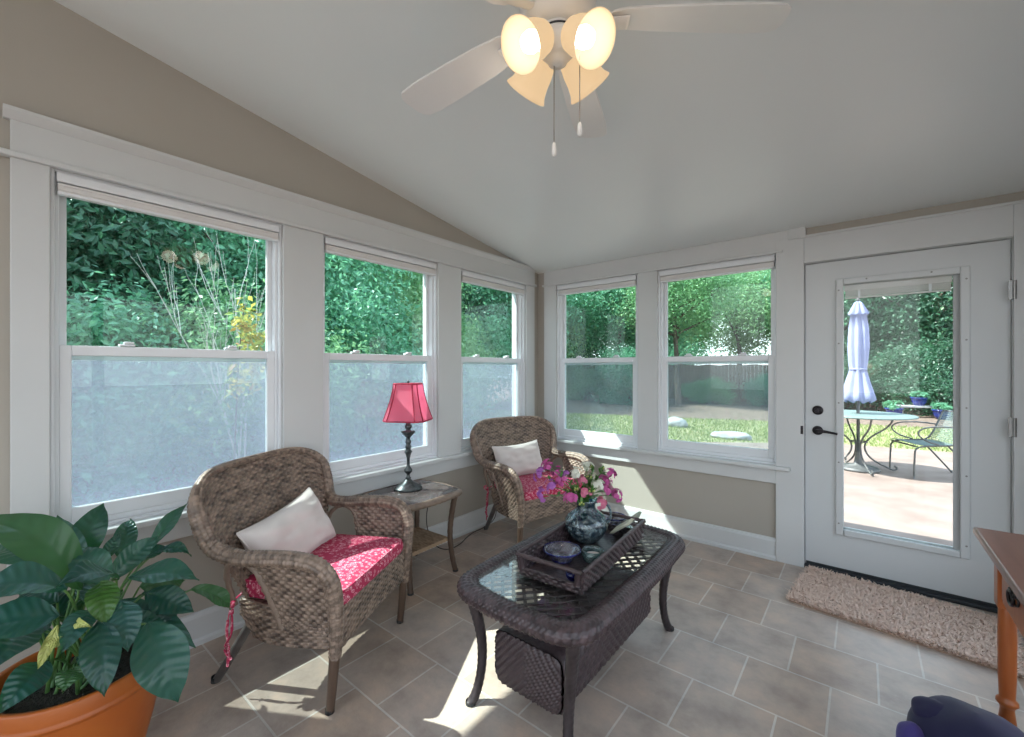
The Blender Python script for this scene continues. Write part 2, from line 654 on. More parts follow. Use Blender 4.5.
# right wall and the wall behind the camera, with wide windows added for daylight
FWX, FWZ = (.12, 3.2), (.25, 2.95)
RWY, RWZ = (-5.1, -.35), (.25, 2.12)
g = G()
g.box((XR, YF - .15, 0), (XR + .15, .0, RWZ[0]))
g.box((XR, YF - .15, RWZ[0]), (XR + .15, RWY[0], RWZ[1])).box((XR, RWY[1], RWZ[0]), (XR + .15, 0, RWZ[1]))
g.prism([(YF - .15, RWZ[1]), (0, RWZ[1]), (0, cz(0) + .01), (YF - .15, cz(YF - .15) + .01)], pl, XR, XR + .15)
structure(g.obj('wall_right', 'wall'))
g = G()
g.box((0, YF - .15, 0), (XR, YF, FWZ[0])).box((0, YF - .15, FWZ[0]), (FWX[0], YF, FWZ[1])).box((FWX[1], YF - .15, FWZ[0]), (XR, YF, FWZ[1]))
g.box((0, YF - .15, FWZ[1]), (XR, YF, cz(YF - .15)))
structure(g.obj('wall_front', 'wall'))

# trims: left wall
g = G()
g.box((0, -3.392, Z0 - .1), (.02, -3.29, Z1))
g.box((0, -2.415, Z0 - .1), (.02, -2.19, Z1)).box((0, -1.30, Z0 - .1), (.02, -1.065, Z1)).box((0, -.212, Z0 - .1), (.02, -.084, Z1))
structure(g.obj('trim_1', 'trim', bevel=.003))
structure(G().box((0, -3.392, Z1), (.022, -.084, 2.27)).obj('trim_2', 'trim', bevel=.003))
g = G().box((0, -4.9, Z1 - .006), (.038, -.066, Z1 + .016))
structure(g.obj('trim_3', 'trim', bevel=.005))
g = G()
g.prism([(0, 2.25), (.024, 2.25), (.045, 2.278), (.045, 2.292), (0, 2.292)], lambda p, q, t: (p, t, q), -3.41, -.07)
structure(g.obj('trim_4', 'trim', bevel=.002))
g = G().box((-.05, -3.42, Z0 - .028), (.062, -.06, Z0))
structure(g.obj('trim_5', 'trim', bevel=.006))
structure(G().box((0, -3.40, Z0 - .125), (.022, -.075, Z0 - .028)).obj('trim_6', 'trim', bevel=.003))
bprof = [(0, 0), (.03, 0), (.03, .02), (.018, .03), (.018, .128), (.012, .146), (0, .15)]
g = G().prism(bprof, lambda p, q, t: (p, t, q), YF, 0)
structure(g.obj('baseboard_left', 'trim'))
# trims: back wall
g = G()
g.box((.085, -.02, Z0 - .1), (.22, 0, Z1)).box((1.03, -.02, Z0 - .1), (1.195, 0, Z1)).box((2.03, -.02, Z0 - .02), (2.10, 0, Z1))
structure(g.obj('trim_7', 'trim', bevel=.003))
g = G().box((.085, -.022, Z1), (2.105, 0, 2.254))
structure(g.obj('trim_8', 'trim', bevel=.003))
structure(G().box((.07, -.036, Z1 - .006), (2.06, 0, Z1 + .012)).obj('trim_9', 'trim', bevel=.004))
structure(G().box((.07, -.056, Z0 - .028), (2.105, .05, Z0)).obj('trim_10', 'trim', bevel=.006))
structure(G().box((.085, -.022, Z0 - .125), (2.02, 0, Z0 - .028)).obj('trim_11', 'trim', bevel=.003))
g = G().prism(bprof, lambda p, q, t: (t, -p, q), 0.03, 2.02)
structure(g.obj('baseboard_back', 'trim'))
g = G().box((2.02, -.024, 0), (DX0 - .004, 0, 2.195))
g.box((DX0 - .004, -.024, DZ + .006), (DX1 + .004, 0, 2.195)).box((DX1 + .004, -.024, 0), (3.20, 0, 2.195)).box((3.19, -.024, 2.03), (XR, 0, 2.195))
structure(g.obj('trim_12', 'trim', bevel=.003))
structure(G().box((2.09, -.034, 2.185), (XR, 0, 2.20)).obj('trim_13', 'trim', bevel=.003))
structure(G().box((2.09, -.028, 2.195), (2.19, 0, 2.258)).obj('trim_14', 'trim', bevel=.003))
g = G().box((DX0 - .03, 0, 0), (DX0 - .003, .15, DZ + .03)).box((DX1 + .003, 0, 0), (DX1 + .03, .15, DZ + .03)).box((DX0 - .03, 0, DZ + .004), (DX1 + .03, .15, DZ + .03))
g.box((DX0 - .003, .07, .02), (DX0 + .012, .10, DZ)).box((DX1 - .012, .07, .02), (DX1 + .003, .10, DZ))
structure(g.obj('trim_15', 'trim'))
structure(G().box((DX0 - .01, -.01, 0), (DX1 + .01, .17, .022)).obj('trim_16', 'dark', bevel=.004))
g = G().prism(bprof, lambda p, q, t: (XR - p, t, q), YF, 0)
structure(g.obj('baseboard_right', 'trim'))


def window(n, mp, a0, a1, shade_label):
    """double-hung window; mp(s, d, z) maps along-wall, outward depth, height"""
    def bx(g, s0, s1, d0, d1, z0, z1):
        return g.box(mp(s0, d0, z0), mp(s1, d1, z1))
    za, zb, zm = Z0, Z1, 1.385
    g = G()
    for s0, s1, z0, z1 in ((a0, a0 + .014, za + .012, zb), (a1 - .014, a1, za + .012, zb), (a0 + .014, a1 - .014, zb - .014, zb), (a0, a1, za - .02, za + .012)):
        bx(g, s0, s1, .0, .15, z0, z1)
    i0, i1 = a0 + .014, a1 - .014
    for s0, s1, z0, z1 in ((i0, i0 + .014, za + .012, zb - .014), (i1 - .014, i1, za + .012, zb - .014), (i0 + .014, i1 - .014, zb - .036, zb - .014), (i0 + .014, i1 - .014, za + .012, za + .035)):
        bx(g, s0, s1, .024, .10, z0, z1)
    w = structure(g.obj('window_%d' % n, 'vinyl', bevel=.003))
    j0, j1 = i0 + .014, i1 - .014
    g = G()       # upper sash, outer track
    for s0, s1, z0, z1 in ((j0, j0 + .024, zm - .03, zb - .036), (j1 - .024, j1, zm - .03, zb - .036), (j0 + .024, j1 - .024, zb - .075, zb - .036), (j0 + .024, j1 - .024, zm - .03, zm + .012)):
        bx(g, s0, s1, .062, .088, z0, z1)
    g.obj('upper_sash', 'vinyl', w, bevel=.003)
    g = G()       # lower sash, inner track
    for s0, s1, z0, z1 in ((j0, j0 + .036, za + .035, zm + .03), (j1 - .036, j1, za + .035, zm + .03), (j0 + .036, j1 - .036, za + .035, za + .092), (j0 + .036, j1 - .036, zm - .012, zm + .030)):
        bx(g, s0, s1, .030, .058, z0, z1)
    ls = g.obj('lower_sash', 'vinyl', w, bevel=.003)
    g = G()
    for t in (.27, .73):
        c = a0 + (a1 - a0) * t
        bx(g, c - .028, c + .028, .026, .056, zm + .032, zm + .042)
        bx(g, c - .012, c + .022, .018, .046, zm + .042, zm + .052)
    g.obj('sash_lock', 'vinyl', ls, bevel=.004)
    bx(G(), j0 + .024, j1 - .024, .073, .077, zm + .012, zb - .075).obj('upper_pane', 'pane', w)
    bx(G(), j0 + .036, j1 - .036, .042, .046, za + .092, zm - .012).obj('lower_pane', 'pane', w)
    bx(G(), j0 + .004, j1 - .004, .094, .0945, za + .03, zm - .01).obj('insect_screen', 'screen' if n < 4 else 'screenb', w)
    # shade drawn up under the head of the window
    c = (a0 + a1) / 2
    t = thing('window_shade', shade_label, 'window shade', mp(c, .022, zb - .11), 0, 'raised shades in the windows')
    def lx(g, s0, s1, d0, d1, z0, z1):
        o = np.array(mp(c, .022, zb - .11))
        return g.box(np.array(mp(s0, d0, z0)) - o, np.array(mp(s1, d1, z1)) - o)
    lx(G(), a0 + .018, a1 - .018, -.012, .022, zb - .052, zb - .016).obj('headrail', 'vinyl', t, bevel=.004)
    g = G()
    for k in range(4):
        lx(g, a0 + .022, a1 - .022, -.010 + .002 * (k % 2), .020 - .002 * (k % 2), zb - .058 - .009 * k - .0085, zb - .058 - .009 * k)
    g.obj('pleats', 'shade', t)
    lx(G(), a0 + .020, a1 - .020, -.011, .021, zb - .102, zb - .090).obj('bottom_rail', 'vinyl', t, bevel=.004)
    return w


mL = lambda s, d, z: (-d, s, z)
mB = lambda s, d, z: (s, d, z)
window(1, mL, *WL[0], 'white shade drawn up in the widest left-wall window, behind the potted plant')
window(2, mL, *WL[1], 'white shade drawn up in the left-wall window behind the pink lamp')
window(3, mL, *WL[2], 'white shade drawn up in the narrow left-wall window nearest the room corner')
window(4, mB, *WB[0], 'white shade drawn up in the back-wall window nearest the room corner')
window(5, mB, *WB[1], 'white shade drawn up in the back-wall window beside the glazed door')


def fill_light_window(n, mp, a0, a1, z0, z1, bars):  # unseen windows, added to let more daylight into the room
    g = G()
    for s0, s1, q0, q1 in ((a0, a0 + .06, z0, z1), (a1 - .06, a1, z0, z1), (a0, a1, z0, z0 + .06), (a0, a1, z1 - .06, z1)):
        g.box(mp(s0, 0, q0), mp(s1, .15, q1))
    for b in range(1, bars):
        c = a0 + (a1 - a0) * b / bars
        g.box(mp(c - .04, 0.02, z0), mp(c + .04, .13, z1))
    w = structure(g.obj('window_%d' % n, 'vinyl'))
    G().box(mp(a0 + .05, .07, z0 + .05), mp(a1 - .05, .074, z1 - .05)).obj('pane', 'doorpane', w)


fill_light_window(6, lambda s, d, z: (s, YF - d, z), *FWX, *FWZ, 3)
fill_light_window(7, lambda s, d, z: (XR + d, s, z), *RWY, *RWZ, 4)

# ------------------------------------------------------------------ glazed door
Y0, Y1 = .018, .062
LX0, LX1, LZ0, LZ1 = 2.375, 2.918, .283, 1.865
g = G()
g.box((DX0, Y0, .022), (LX0, Y1, DZ)).box((LX1, Y0, .022), (DX1, Y1, DZ)).box((LX0, Y0, .022), (LX1, Y1, LZ0)).box((LX0, Y0, LZ1), (LX1, Y1, DZ))
door = structure(g.obj('door_1', 'door'))
g = G()
ex = .028
for s in (0, 1):
    ya, yb = (Y0 - .016, Y0) if s == 0 else (Y1, Y1 + .016)
    g.box((LX0 - ex, ya, LZ0 - ex), (LX0 + .012, yb, LZ1 + ex)).box((LX1 - .012, ya, LZ0 - ex), (LX1 + ex, yb, LZ1 + ex))
    g.box((LX0 + .012, ya, LZ0 - ex), (LX1 - .012, yb, LZ0 + .012)).box((LX0 + .012, ya, LZ1 - .012), (LX1 - .012, yb, LZ1 + ex))
lite = g.obj('lite_frame', 'door', door, bevel=.006)
g = G()
for z in (.33, .72, 1.1, 1.48, 1.82):
    for x in (LX0 - .012, LX1 + .012):
        g.lathe([(0.0001, -.0025), (.005, -.002), (.005, 0)], 10, (x, Y0 - .016, z), (0, 1, 0))
for x in (2.5, 2.79):
    g.lathe([(0.0001, -.0025), (.005, -.002), (.005, 0)], 10, (x, Y0 - .016, LZ1 + .012), (0, 1, 0))
g.obj('frame_screws', 'nickel', lite)
G().box((LX0, .034, LZ0), (LX1, .037, LZ1)).box((LX0, .052, LZ0), (LX1, .055, LZ1)).obj('pane', 'doorpane', door)
g = G().box((LX0 + .015, .0385, LZ1 - .05), (LX1 - .04, .0505, LZ1 - .012))
for k in range(6):
    g.box((LX0 + .02, .039, LZ1 - .056 - k * .006), (LX1 - .045, .050, LZ1 - .052 - k * .006))
g.box((LX0 + .018, .0385, LZ1 - .10), (LX1 - .043, .0505, LZ1 - .09))
bl = g.obj('enclosed_blind', 'shade', door)
g = G()
for x in (LX0 + .09, LX1 - .13):
    g.box((x - .006, .038, LZ1 - .095), (x + .006, .0508, LZ1 - .05))
g.obj('ladder_tape', 'vinyl', bl)
g = G().box((LX1 - .038, .026, LZ0 + .01), (LX1 - .006, .0335, LZ1 - .004)).box((LX1 - .036, .022, 1.05), (LX1 - .012, .028, 1.10))
M['greyvinyl'] = pbr('grey_vinyl', (.40, .415, .42), None, .5)
g.obj('blind_slider', 'greyvinyl', door, bevel=.002)
hx = 2.252
g = G().lathe([(.0001, -.012), (.024, -.012), (.030, -.004), (.030, 0)], 24, (hx, Y0, .912), (0, 1, 0))
g.lathe([(.011, -.05), (.011, -.01)], 14, (hx, Y0, .912), (0, 1, 0), caps=True)
g.tube(resample(smooth_path([(hx - .004, Y0 - .045, .912), (hx + .035, Y0 - .047, .914), (hx + .075, Y0 - .045, .908), (hx + .105, Y0 - .04, .902)]), .01), [.011, .010, .008, .007], 10)
g.obj('lever_handle', 'bronze', door, smooth=True)
g = G().lathe([(.0001, -.022), (.016, -.022), (.020, -.012), (.029, -.008), (.031, 0)], 24, (hx, Y0, 1.045), (0, 1, 0))
g.box((hx - .004, Y0 - .034, 1.031), (hx + .004, Y0 - .02, 1.059))
g.obj('deadbolt', 'bronze', door)
g = G().box((DX0 - .002, Y0 + .005, .87), (DX0 + .0012, Y1 - .01, .95))
g.obj('latch_plate', 'dark', door)
for z in (1.735, 1.01, .25):
    g = G().tube([(DX1 + .006, -.03, z - .05), (DX1 + .006, -.03, z + .05)], .0075, 10)
    g.box((DX1 - .016, -.028, z - .05), (DX1 + .012, -.0235, z + .05))
    for k in (-.025, 0.012):
        g.tube([(DX1 + .006, -.03, z + k), (DX1 + .006, -.03, z + k + .003)], .0085, 10)
    g.obj('hinge', 'nickel', door)
G().box((DX0 + .005, Y0 - .004, .022), (DX1 - .005, Y0, .04)).obj('door_sweep', 'dark', door)
G().box((DX0 - .0228, -.0256, .885), (DX0 - .008, -.024, .94)).obj('strike_plate', 'bronze', bpy.data.objects['trim_12'])

# outlet behind the far chair
p = hit(494, 481, 'x', 0)
t = thing('wall_outlet', 'white electrical outlet low on the left wall behind the far wicker chair', 'outlet', (0, p[1], p[2]))
G().box((0, -.035, -.057), (.005, .035, .057)).obj('cover_plate', 'plastic', t, bevel=.002)
for dz in (-.022, .022):
    g = G().lathe([(.0001, .0075), (.016, .0075), (.017, .004)], 16, (0, 0, dz), (1, 0, 0))
    g.obj('socket', 'plastic', t)
OUT = p

# ------------------------------------------------------------------ ceiling fan
HX, HY = 1.758, -2.345
HZ = 2.385
CZ = cz(HY)
fan = thing('ceiling_fan', 'white five-blade ceiling fan with four lit bell shades and pull chains', 'ceiling fan', (HX, HY, HZ))
th0 = math.radians(109.6)
g = G().lathe([(.02, CZ - HZ + .012), (.075, CZ - HZ + .01), (.075, CZ - HZ - .02), (.05, CZ - HZ - .055), (.018, CZ - HZ - .06)], 28)
g.obj('canopy', 'fan', fan, smooth=True)
G().tube([(0, 0, CZ - HZ - .05), (0, 0, .10)], .014, 12).obj('downrod', 'fan', fan, smooth=True)
g = G().lathe([(.015, .12), (.06, .115), (.10, .09), (.115, .05), (.115, .02), (.10, -.005), (.075, -.02), (.055, -.03), (.001, -.03)], 36)
mo = g.obj('motor_housing', 'fan', fan, smooth=True)
for k in range(5):
    a = th0 + k * 2 * PI / 5
    ca, sa = math.cos(a), math.sin(a)
    R3 = np.array([[ca, -sa, 0], [sa, ca, 0], [0, 0, 1]])
    pit = math.radians(11)
    # paddle outline along +x
    prof = [(.165, .038), (.20, .052), (.30, .062), (.45, .070), (.59, .074), (.665, .068), (.685, .052)]
    top = [(x, w) for x, w in prof]
    bot = [(x - (.012 if x > .62 else 0), -w) for x, w in prof][::-1]
    poly = [(.155, .02)] + top + [(.690, .03), (.682, -.03)] + bot + [(.155, -.02)]
    f = lambda p_, q_, t_: tuple(R3 @ np.array([p_, q_ * math.cos(pit), q_ * math.sin(pit) + t_ - .012 * (p_ - .15) / .5]))
    b = G().prism(poly, f, 0, .008).obj('blade', 'fan', fan, bevel=.002)
    g = G()
    P = [R3 @ np.array(q) for q in ((.085, 0, .0), (.12, 0, -.008), (.16, 0, -.012), (.215, 0, -.010))]
    g.tube(resample(smooth_path(P), .01), [.012, .013, .02, .022], 12, sq=(1.3, .35))
    g.obj('blade_iron', 'fan', b, smooth=True)
g = G().lathe([(.05, -.03), (.052, -.045), (.062, -.055), (.068, -.075), (.060, -.10), (.035, -.118), (.028, -.122), (.028, -.132), (.014, -.142), (.001, -.144)], 32)
lk = g.obj('light_kit', 'fan', fan, smooth=True)
g = G()
for r_, h_ in ((.058, -.048),):
    th = np.linspace(0, 2 * PI, 40)[:-1]
    g.tube(stack(np.cos(th) * r_, np.sin(th) * r_, np.full_like(th, h_)), .003, 6, closed=True)
g.obj('band', 'dark', lk, smooth=True)
SH = []
for k in range(4):
    a = math.radians(-57 + 45 + 90 * k)
    d = np.array([math.cos(a), math.sin(a), 0])
    ax = nrm(d * math.cos(math.radians(38)) + np.array([0, 0, -1]) * math.sin(math.radians(38)))
    p0 = np.array([0, 0, -.050]) + d * .024
    g = G().tube([p0, p0 + ax * .03], .018, 12)
    g.lathe([(.018, .02), (.027, .028), (.029, .045), (.02, .05)], 18, p0, ax)
    g.obj('lamp_holder', 'fan', fan, smooth=True)
    prof = [(.024, .03), (.034, .036), (.046, .055), (.053, .085), (.056, .115), (.062, .14), (.072, .158)]
    inner = [(r - .003, h) for r, h in prof][::-1]
    sh = G().lathe(prof + inner, 32, p0, ax).obj('lamp_shade', 'glow', fan, smooth=True)
    bp = p0 + ax * .10
    g = G().lathe([(.012, -.05), (.014, -.035), (.026, -.012), (.030, .006), (.026, .024), (.014, .034), (.001, .036)], 20, bp, ax)
    g.obj('bulb', 'bulb', sh, smooth=True)
    SH.append((bp + ax * .075))
for (dx, dy, ln) in ((-.006, -.01, .245), (.083, -.009, .215)):
    g = G()
    n = int(ln / .006)
    g.tube([(dx, dy, -.13), (dx, dy, -.13 - ln)], .0014, 5)
    for i in range(0, n, 1):
        g.lathe([(.0004, -.002), (.0022, 0), (.0004, .002)], 5, (dx, dy, -.13 - i * .006))
    ch = g.obj('pull_chain', 'chain', fan)
    g = G().lathe([(.001, .0), (.004, -.002), (.0065, -.012), (.0075, -.035), (.004, -.042)], 12, (dx, dy, -.13 - ln))
    fo = g.obj('chain_pull', 'fan', ch, smooth=True)
for p_ in SH:
    L = bpy.data.lights.new('fan_bulb_light', 'POINT')
    L.energy = .7
    L.color = (1, .84, .68)
    L.shadow_soft_size = .05
    lo = bpy.data.objects.new('fan_bulb_light', L)
    COL.objects.link(lo)
    lo.parent = fan
    lo.location = p_


# ------------------------------------------------------------------ wicker armchairs
def make_chair(label):
    t = thing('wicker_armchair', label, 'armchair', (0, 0, 0), 0, 'wicker armchairs')
    sm = lambda v: v * v * (3 - 2 * v)

    def back(u, v):
        U = u * 2 - 1
        w = .265 + .125 * sm(np.clip(v / .85, 0, 1))
        ztop = .885 - .075 * np.abs(U) ** 6
        z = .33 + v * (ztop - .33)
        y = U * w
        x = -.42 - .21 * ((z - .33) / .6) ** 1.1 + .065 * np.abs(U) ** 2.4 * (.5 + .5 * v)
        return stack(x, y, z)
    woven(back, 221, 231, 36, 44, .0075, thick=.008).obj('back_panel', 'wicker', t, smooth=True)
    # one continuous rolled border: right post, arm, back, arm, left post
    half = [(.022, -.300, .215), (.030, -.303, .34), (.036, -.318, .45), (.030, -.338, .535), (-.015, -.352, .590), (-.10, -.362, .606), (-.22, -.365, .600),
            (-.33, -.360, .588), (-.42, -.350, .592)]
    v = np.array([.60, .75, .88, .97])
    side = back(np.zeros(4), v)
    half += [tuple(q + np.array([.0, -.005, 0])) for q in side]
    u = np.linspace(.04, .5, 9)
    top = back(u, np.ones(9))
    half += [tuple(q + np.array([0, 0, .004])) for q in top]
    full = [np.array(q) for q in half] + [np.array((q[0], -q[1], q[2])) for q in half[::-1][1:]]
    P = resample(smooth_path(full, 3), .0042)
    s = np.linspace(0, 1, len(P))
    z, x = P[:, 2], P[:, 0]
    R = np.interp(z, [.2, .33, .55, .62, .76, .86, .9], [.022, .026, .028, .030, .027, .017, .0145])
    R = np.where(x > -.40, np.interp(z, [.2, .34, .5], [.021, .025, .028]), R)
    k = np.ones(15) / 15
    R = np.convolve(np.pad(R, 7, mode='edge'), k, 'valid')
    g = G()
    g.tube(P, list(R), 42, disp=strands(7, .22, .016), tone=strand_tone(7, .016))
    g.obj('rolled_border', 'wicker', t, smooth=True)
    # inner ridge of the back where the border meets the panel
    for sy in (-1, 1):
        def sidep(u, v, sy=sy):
            zz = .30 + v * .285
            xr = -.205 - .085 * np.sin(v * PI * .5)
            x = xr + u * (.028 - xr)
            y = sy * (.305 + .05 * v ** 1.3)
            return stack(x, y, zz) if sy > 0 else stack(x, y, zz)
        woven(sidep, 85, 100, 15, 19, .0068, thick=.006).obj('arm_panel', 'wicker', t, smooth=True)
        # curved band bounding the opening between arm and back
        q = smooth_path([(-.435, sy * .29, .36), (-.445, sy * .315, .46), (-.425, sy * .345, .545), (-.36, sy * .352, .578), (-.29, sy * .348, .55), (-.255, sy * .335, .47), (-.225, sy * .315, .37), (-.20, sy * .308, .30)], 3)
        G().tube(resample(q, .008), .011, 10, disp=twist(120, 3, .12)).obj('opening_band', 'wicker', t, smooth=True)
        def skirt(u, v, sy=sy):
            x = -.42 + u * .445
            zb = .235 + .02 * np.abs(2 * u - 1) ** 2 + .07 * np.clip(.18 - u, 0, 1) / .18 * .9
            z = zb + v * (.385 - zb)
            y = sy * (.272 + .035 * np.clip(u * 3, 0, 1) - .0 * v)
            return stack(x, y, z)
        woven(skirt, 111, 61, 22, 12, .0065, thick=.006).obj('side_skirt', 'wicker', t, smooth=True)
        P = resample([(.022, sy * .300, .24), (.012, sy * .30, .12), (0, sy * .30, .0)], .01)
        l = G().tube(P, [.0205, .0185, .0165], 14).obj('leg', 'legwood', t, smooth=True)
        G().lathe([(.0001, 0), (.0175, 0), (.0175, .016)], 14, (0, sy * .30, 0)).obj('foot_cap', 'dark', l, smooth=True)
        P = resample(smooth_path([(-.37, sy * .235, .315), (-.41, sy * .237, .26), (-.495, sy * .241, .12), (-.572, sy * .245, 0)]), .01)
        l = G().tube(P, [.0185, .0185, .0165], 14).obj('leg', 'legmetal', t, smooth=True)
        G().lathe([(.0001, 0), (.0185, 0), (.0175, .022)], 14, (-.572, sy * .245, 0)).obj('foot_cap', 'dark', l, smooth=True)

    def front(u, v):
        y = (u * 2 - 1) * .292
        zb = .225 + .028 * (1 - np.abs(2 * u - 1) ** 2.2)
        z = zb + v * (.392 - zb)
        x = .026 + .012 * (1 - (2 * u - 1) ** 2) + 0 * v
        return stack(x, y, z)
    woven(lambda u, v: front(1 - u, v), 151, 61, 30, 13, .0065, thick=.006).obj('front_skirt', 'wicker', t, smooth=True)
    def seat(u, v):
        return stack(-.42 + u * .44, (v * 2 - 1) * .285, .372 + 0 * u)
    woven(seat, 60, 60, 20, 20, .002, thick=.010).obj('seat_deck', 'wicker', t, smooth=True)
    return t


def make_cushion(label):
    """top-level seat cushion, modelled in the chair's own frame"""
    t = thing('seat_cushion', label, 'seat cushion', (0, 0, 0), 0, 'floral seat cushions')
    nu, nv, nw = 26, 26, 7
    hx, hy, hz = .238, .272, .040
    g = G()
    def shp(a, b):
        puff = (1 - abs(a) ** 4) * (1 - abs(b) ** 4)
        return puff
    us = np.linspace(-1, 1, nu)
    top, bot = [], []
    for a in us:
        rt, rb = [], []
        for b in us:
            # rounded corners in plan
            k = 1 - .035 * (abs(a) ** 8) * (abs(b) ** 8)
            p_ = shp(a, b)
            rt.append((a * hx * k - .205, b * hy * k * (1 - .06 * (1 - a) / 2), .377 + hz * 2 - .012 + .018 * p_ ** .7))
            rb.append((a * hx * k - .205, b * hy * k * (1 - .06 * (1 - a) / 2), .3815))
        top.append(rt)
        bot.append(rb)
    top, bot = np.array(top), np.array(bot)
    g.grid(top)
    g.grid(bot[::-1])
    loop = lambda A: np.array(list(A[:, 0]) + list(A[-1, 1:]) + list(A[::-1, -1][1:]) + list(A[0, ::-1][1:-1]))
    lt, lb = loop(top), loop(bot)
    c = lt.mean(0)
    rows = []
    for f_ in np.linspace(0, 1, 7):
        L = lb * (1 - f_) + lt * f_
        o = (L - c) * np.array([1, 1, 0])
        rows.append(L + o * .035 * math.sin(PI * f_))
    g.grid(np.array(rows), cv=True)
    body = g.obj('cushion_body', 'floral', t, smooth=True)
    for L, nm in ((lt, 'top'), (lb + np.array([0, 0, .003]), 'bottom')):
        Q = resample(L, .012, True)
        G().tube(Q, .0045, 8, closed=True).obj('piping', 'floral', body, smooth=True)
    for sy in (-1, 1):
        for k, (dx, dz) in enumerate(((0, .0), (.03, .03))):
            q = smooth_path([(-.425, sy * .255, .40), (-.445, sy * .29, .375), (-.452 + dx * .4, sy * .302, .33), (-.462 + dx, sy * .305, .25), (-.45 - dx, sy * .303, .19), (-.452 + dx * .6, sy * .308, .12 + dz)], 3)
            G().tube(resample(q, .01), .0055, 6, sq=(1.3, .5)).obj('tie', 'floral', t, smooth=True)
        q = smooth_path([(-.44, sy * .285, .375), (-.47, sy * .312, .40), (-.455, sy * .325, .365), (-.44, sy * .30, .372), (-.41, sy * .32, .40), (-.42, sy * .325, .36), (-.44, sy * .29, .372)], 2)
        G().tube(resample(q, .008), .006, 6, sq=(1.4, .5)).obj('tie_bow', 'floral', t, smooth=True)
    return t


def make_pillow(label, name='lumbar_pillow'):
    n = 41
    u = np.linspace(-1, 1, n)
    U, V = np.meshgrid(u, u, indexing='ij')
    W, H, T = .225, .140, .075
    X = U * W * (1 - .05 * (1 - np.abs(U) ** 2) * 0 - .085 * (1 - V ** 2) * np.abs(U) ** 3)
    Y = V * H * (1 - .13 * (1 - U ** 2) * np.abs(V) ** 3)
    Th = T * ((1 - U ** 4) * (1 - V ** 4)) ** .55
    wr = np.array([[noise.noise((a * 3.1, b * 4.0, 1.3)) for b in u] for a in u]) * .010 * (Th / T)
    g = G()
    g.grid(stack(X, Y, Th + wr))
    g.grid(stack(X, Y, -Th + wr)[::-1])
    t = thing(name, label, 'pillow', (0, 0, 0), 0, 'off-white lumbar pillows')
    b = g.obj('pillow_cover', 'pillow', t, smooth=True)
    L = np.array(list(stack(X, Y, X * 0)[:, 0]) + list(stack(X, Y, X * 0)[-1, 1:]) + list(stack(X, Y, X * 0)[::-1, -1][1:]) + list(stack(X, Y, X * 0)[0, ::-1][1:-1]))
    G().tube(resample(L, .012, True), .0035, 6, closed=True).obj('seam', 'pillow', t, smooth=True)
    return t


def set_pillow(t, cloc, crz, f, l, z, tilt, roll, yaw=0):
    """stand the pillow up against the chair back: f,l,z in the chair's frame"""
    base = Matrix.Translation(Vector((cloc[0], cloc[1], 0))) @ Matrix.Rotation(crz, 4, 'Z')
    # pillow x -> chair y, pillow y -> up, pillow z -> forward
    R = Matrix(((0, 0, 1, 0), (1, 0, 0, 0), (0, 1, 0, 0), (0, 0, 0, 1)))
    m = base @ Matrix.Translation(Vector((f, l, z))) @ Matrix.Rotation(yaw, 4, 'Z') @ Matrix.Rotation(-tilt, 4, 'Y') @ Matrix.Rotation(roll, 4, 'X') @ R
    t.matrix_world = m
    t.location, t.rotation_euler = m.to_translation(), m.to_euler()


C1, A1 = (.755, -2.35), math.radians(28)
C2, A2 = (.700, -.790), math.radians(-18)
ch1 = make_chair('grey-brown wicker armchair standing between the potted plant and the side table')
ch1.location, ch1.rotation_euler = (*C1, 0), (0, 0, A1)
copy_tree(ch1, 'grey-brown wicker armchair standing in the room corner, behind the coffee table', (*C2, 0), A2)
cu1 = make_cushion('magenta and white floral seat cushion in the wicker chair beside the potted plant')
cu1.location, cu1.rotation_euler = (*C1, 0), (0, 0, A1)
copy_tree(cu1, 'magenta and white floral seat cushion in the wicker chair in the room corner', (*C2, 0), A2)
pw1 = make_pillow('off-white lumbar pillow tilted in the wicker chair beside the potted plant')
pw2 = copy_tree(pw1, 'off-white lumbar pillow upright in the wicker chair in the room corner')
set_pillow(pw1, C1, A1, -.375, -.035, .555, math.radians(26), math.radians(10), math.radians(-6))
set_pillow(pw2, C2, A2, -.40, -.03, .575, math.radians(22), math.radians(2))

# ------------------------------------------------------------------ side table and lamp
STZ = .53
st = thing('side_table', 'small wicker side table with stone top under the pink lamp', 'side table', (.232, -1.700, 0), math.radians(2))
def rrect(hx, hy, r, n=6, bow=0):
    pts = []
    for cx, cy, a0 in ((hx - r, hy - r, 0), (-hx + r, hy - r, 90), (-hx + r, -hy + r, 180), (hx - r, -hy + r, 270)):
        for k in range(n + 1):
            a = math.radians(a0 + 90 * k / n)
            pts.append((cx + r * math.cos(a), cy + r * math.sin(a)))
    # bow the sides outward
    out = []
    for i in range(len(pts)):
        p0, p1 = pts[i], pts[(i + 1) % len(pts)]
        out.append(p0)
        L = math.hypot(p1[0] - p0[0], p1[1] - p0[1])
        if L > .12:
            nx, ny = (p1[1] - p0[1]) / L, -(p1[0] - p0[0]) / L
            for q in np.linspace(0, 1, 14)[1:-1]:
                b = bow * math.sin(PI * q)
                out.append((p0[0] + (p1[0] - p0[0]) * q + nx * b, p0[1] + (p1[1] - p0[1]) * q + ny * b))
    return out
o = rrect(.208, .228, .035, 6, .018)
P = resample([(x, y, STZ - .022) for x, y in o], .008, True)
G().tube(P, .021, 20, closed=True, sq=(1.0, 1.0), disp=braid(150, 5, .13)).obj('rim', 'wicker', st, smooth=True)
o2 = rrect(.200, .220, .03, 6, .018)
G().prism(o2, lambda p, q, t: (p, q, t), STZ - .016, STZ - .002).obj('stone_top', 'slate', st, bevel=.002)
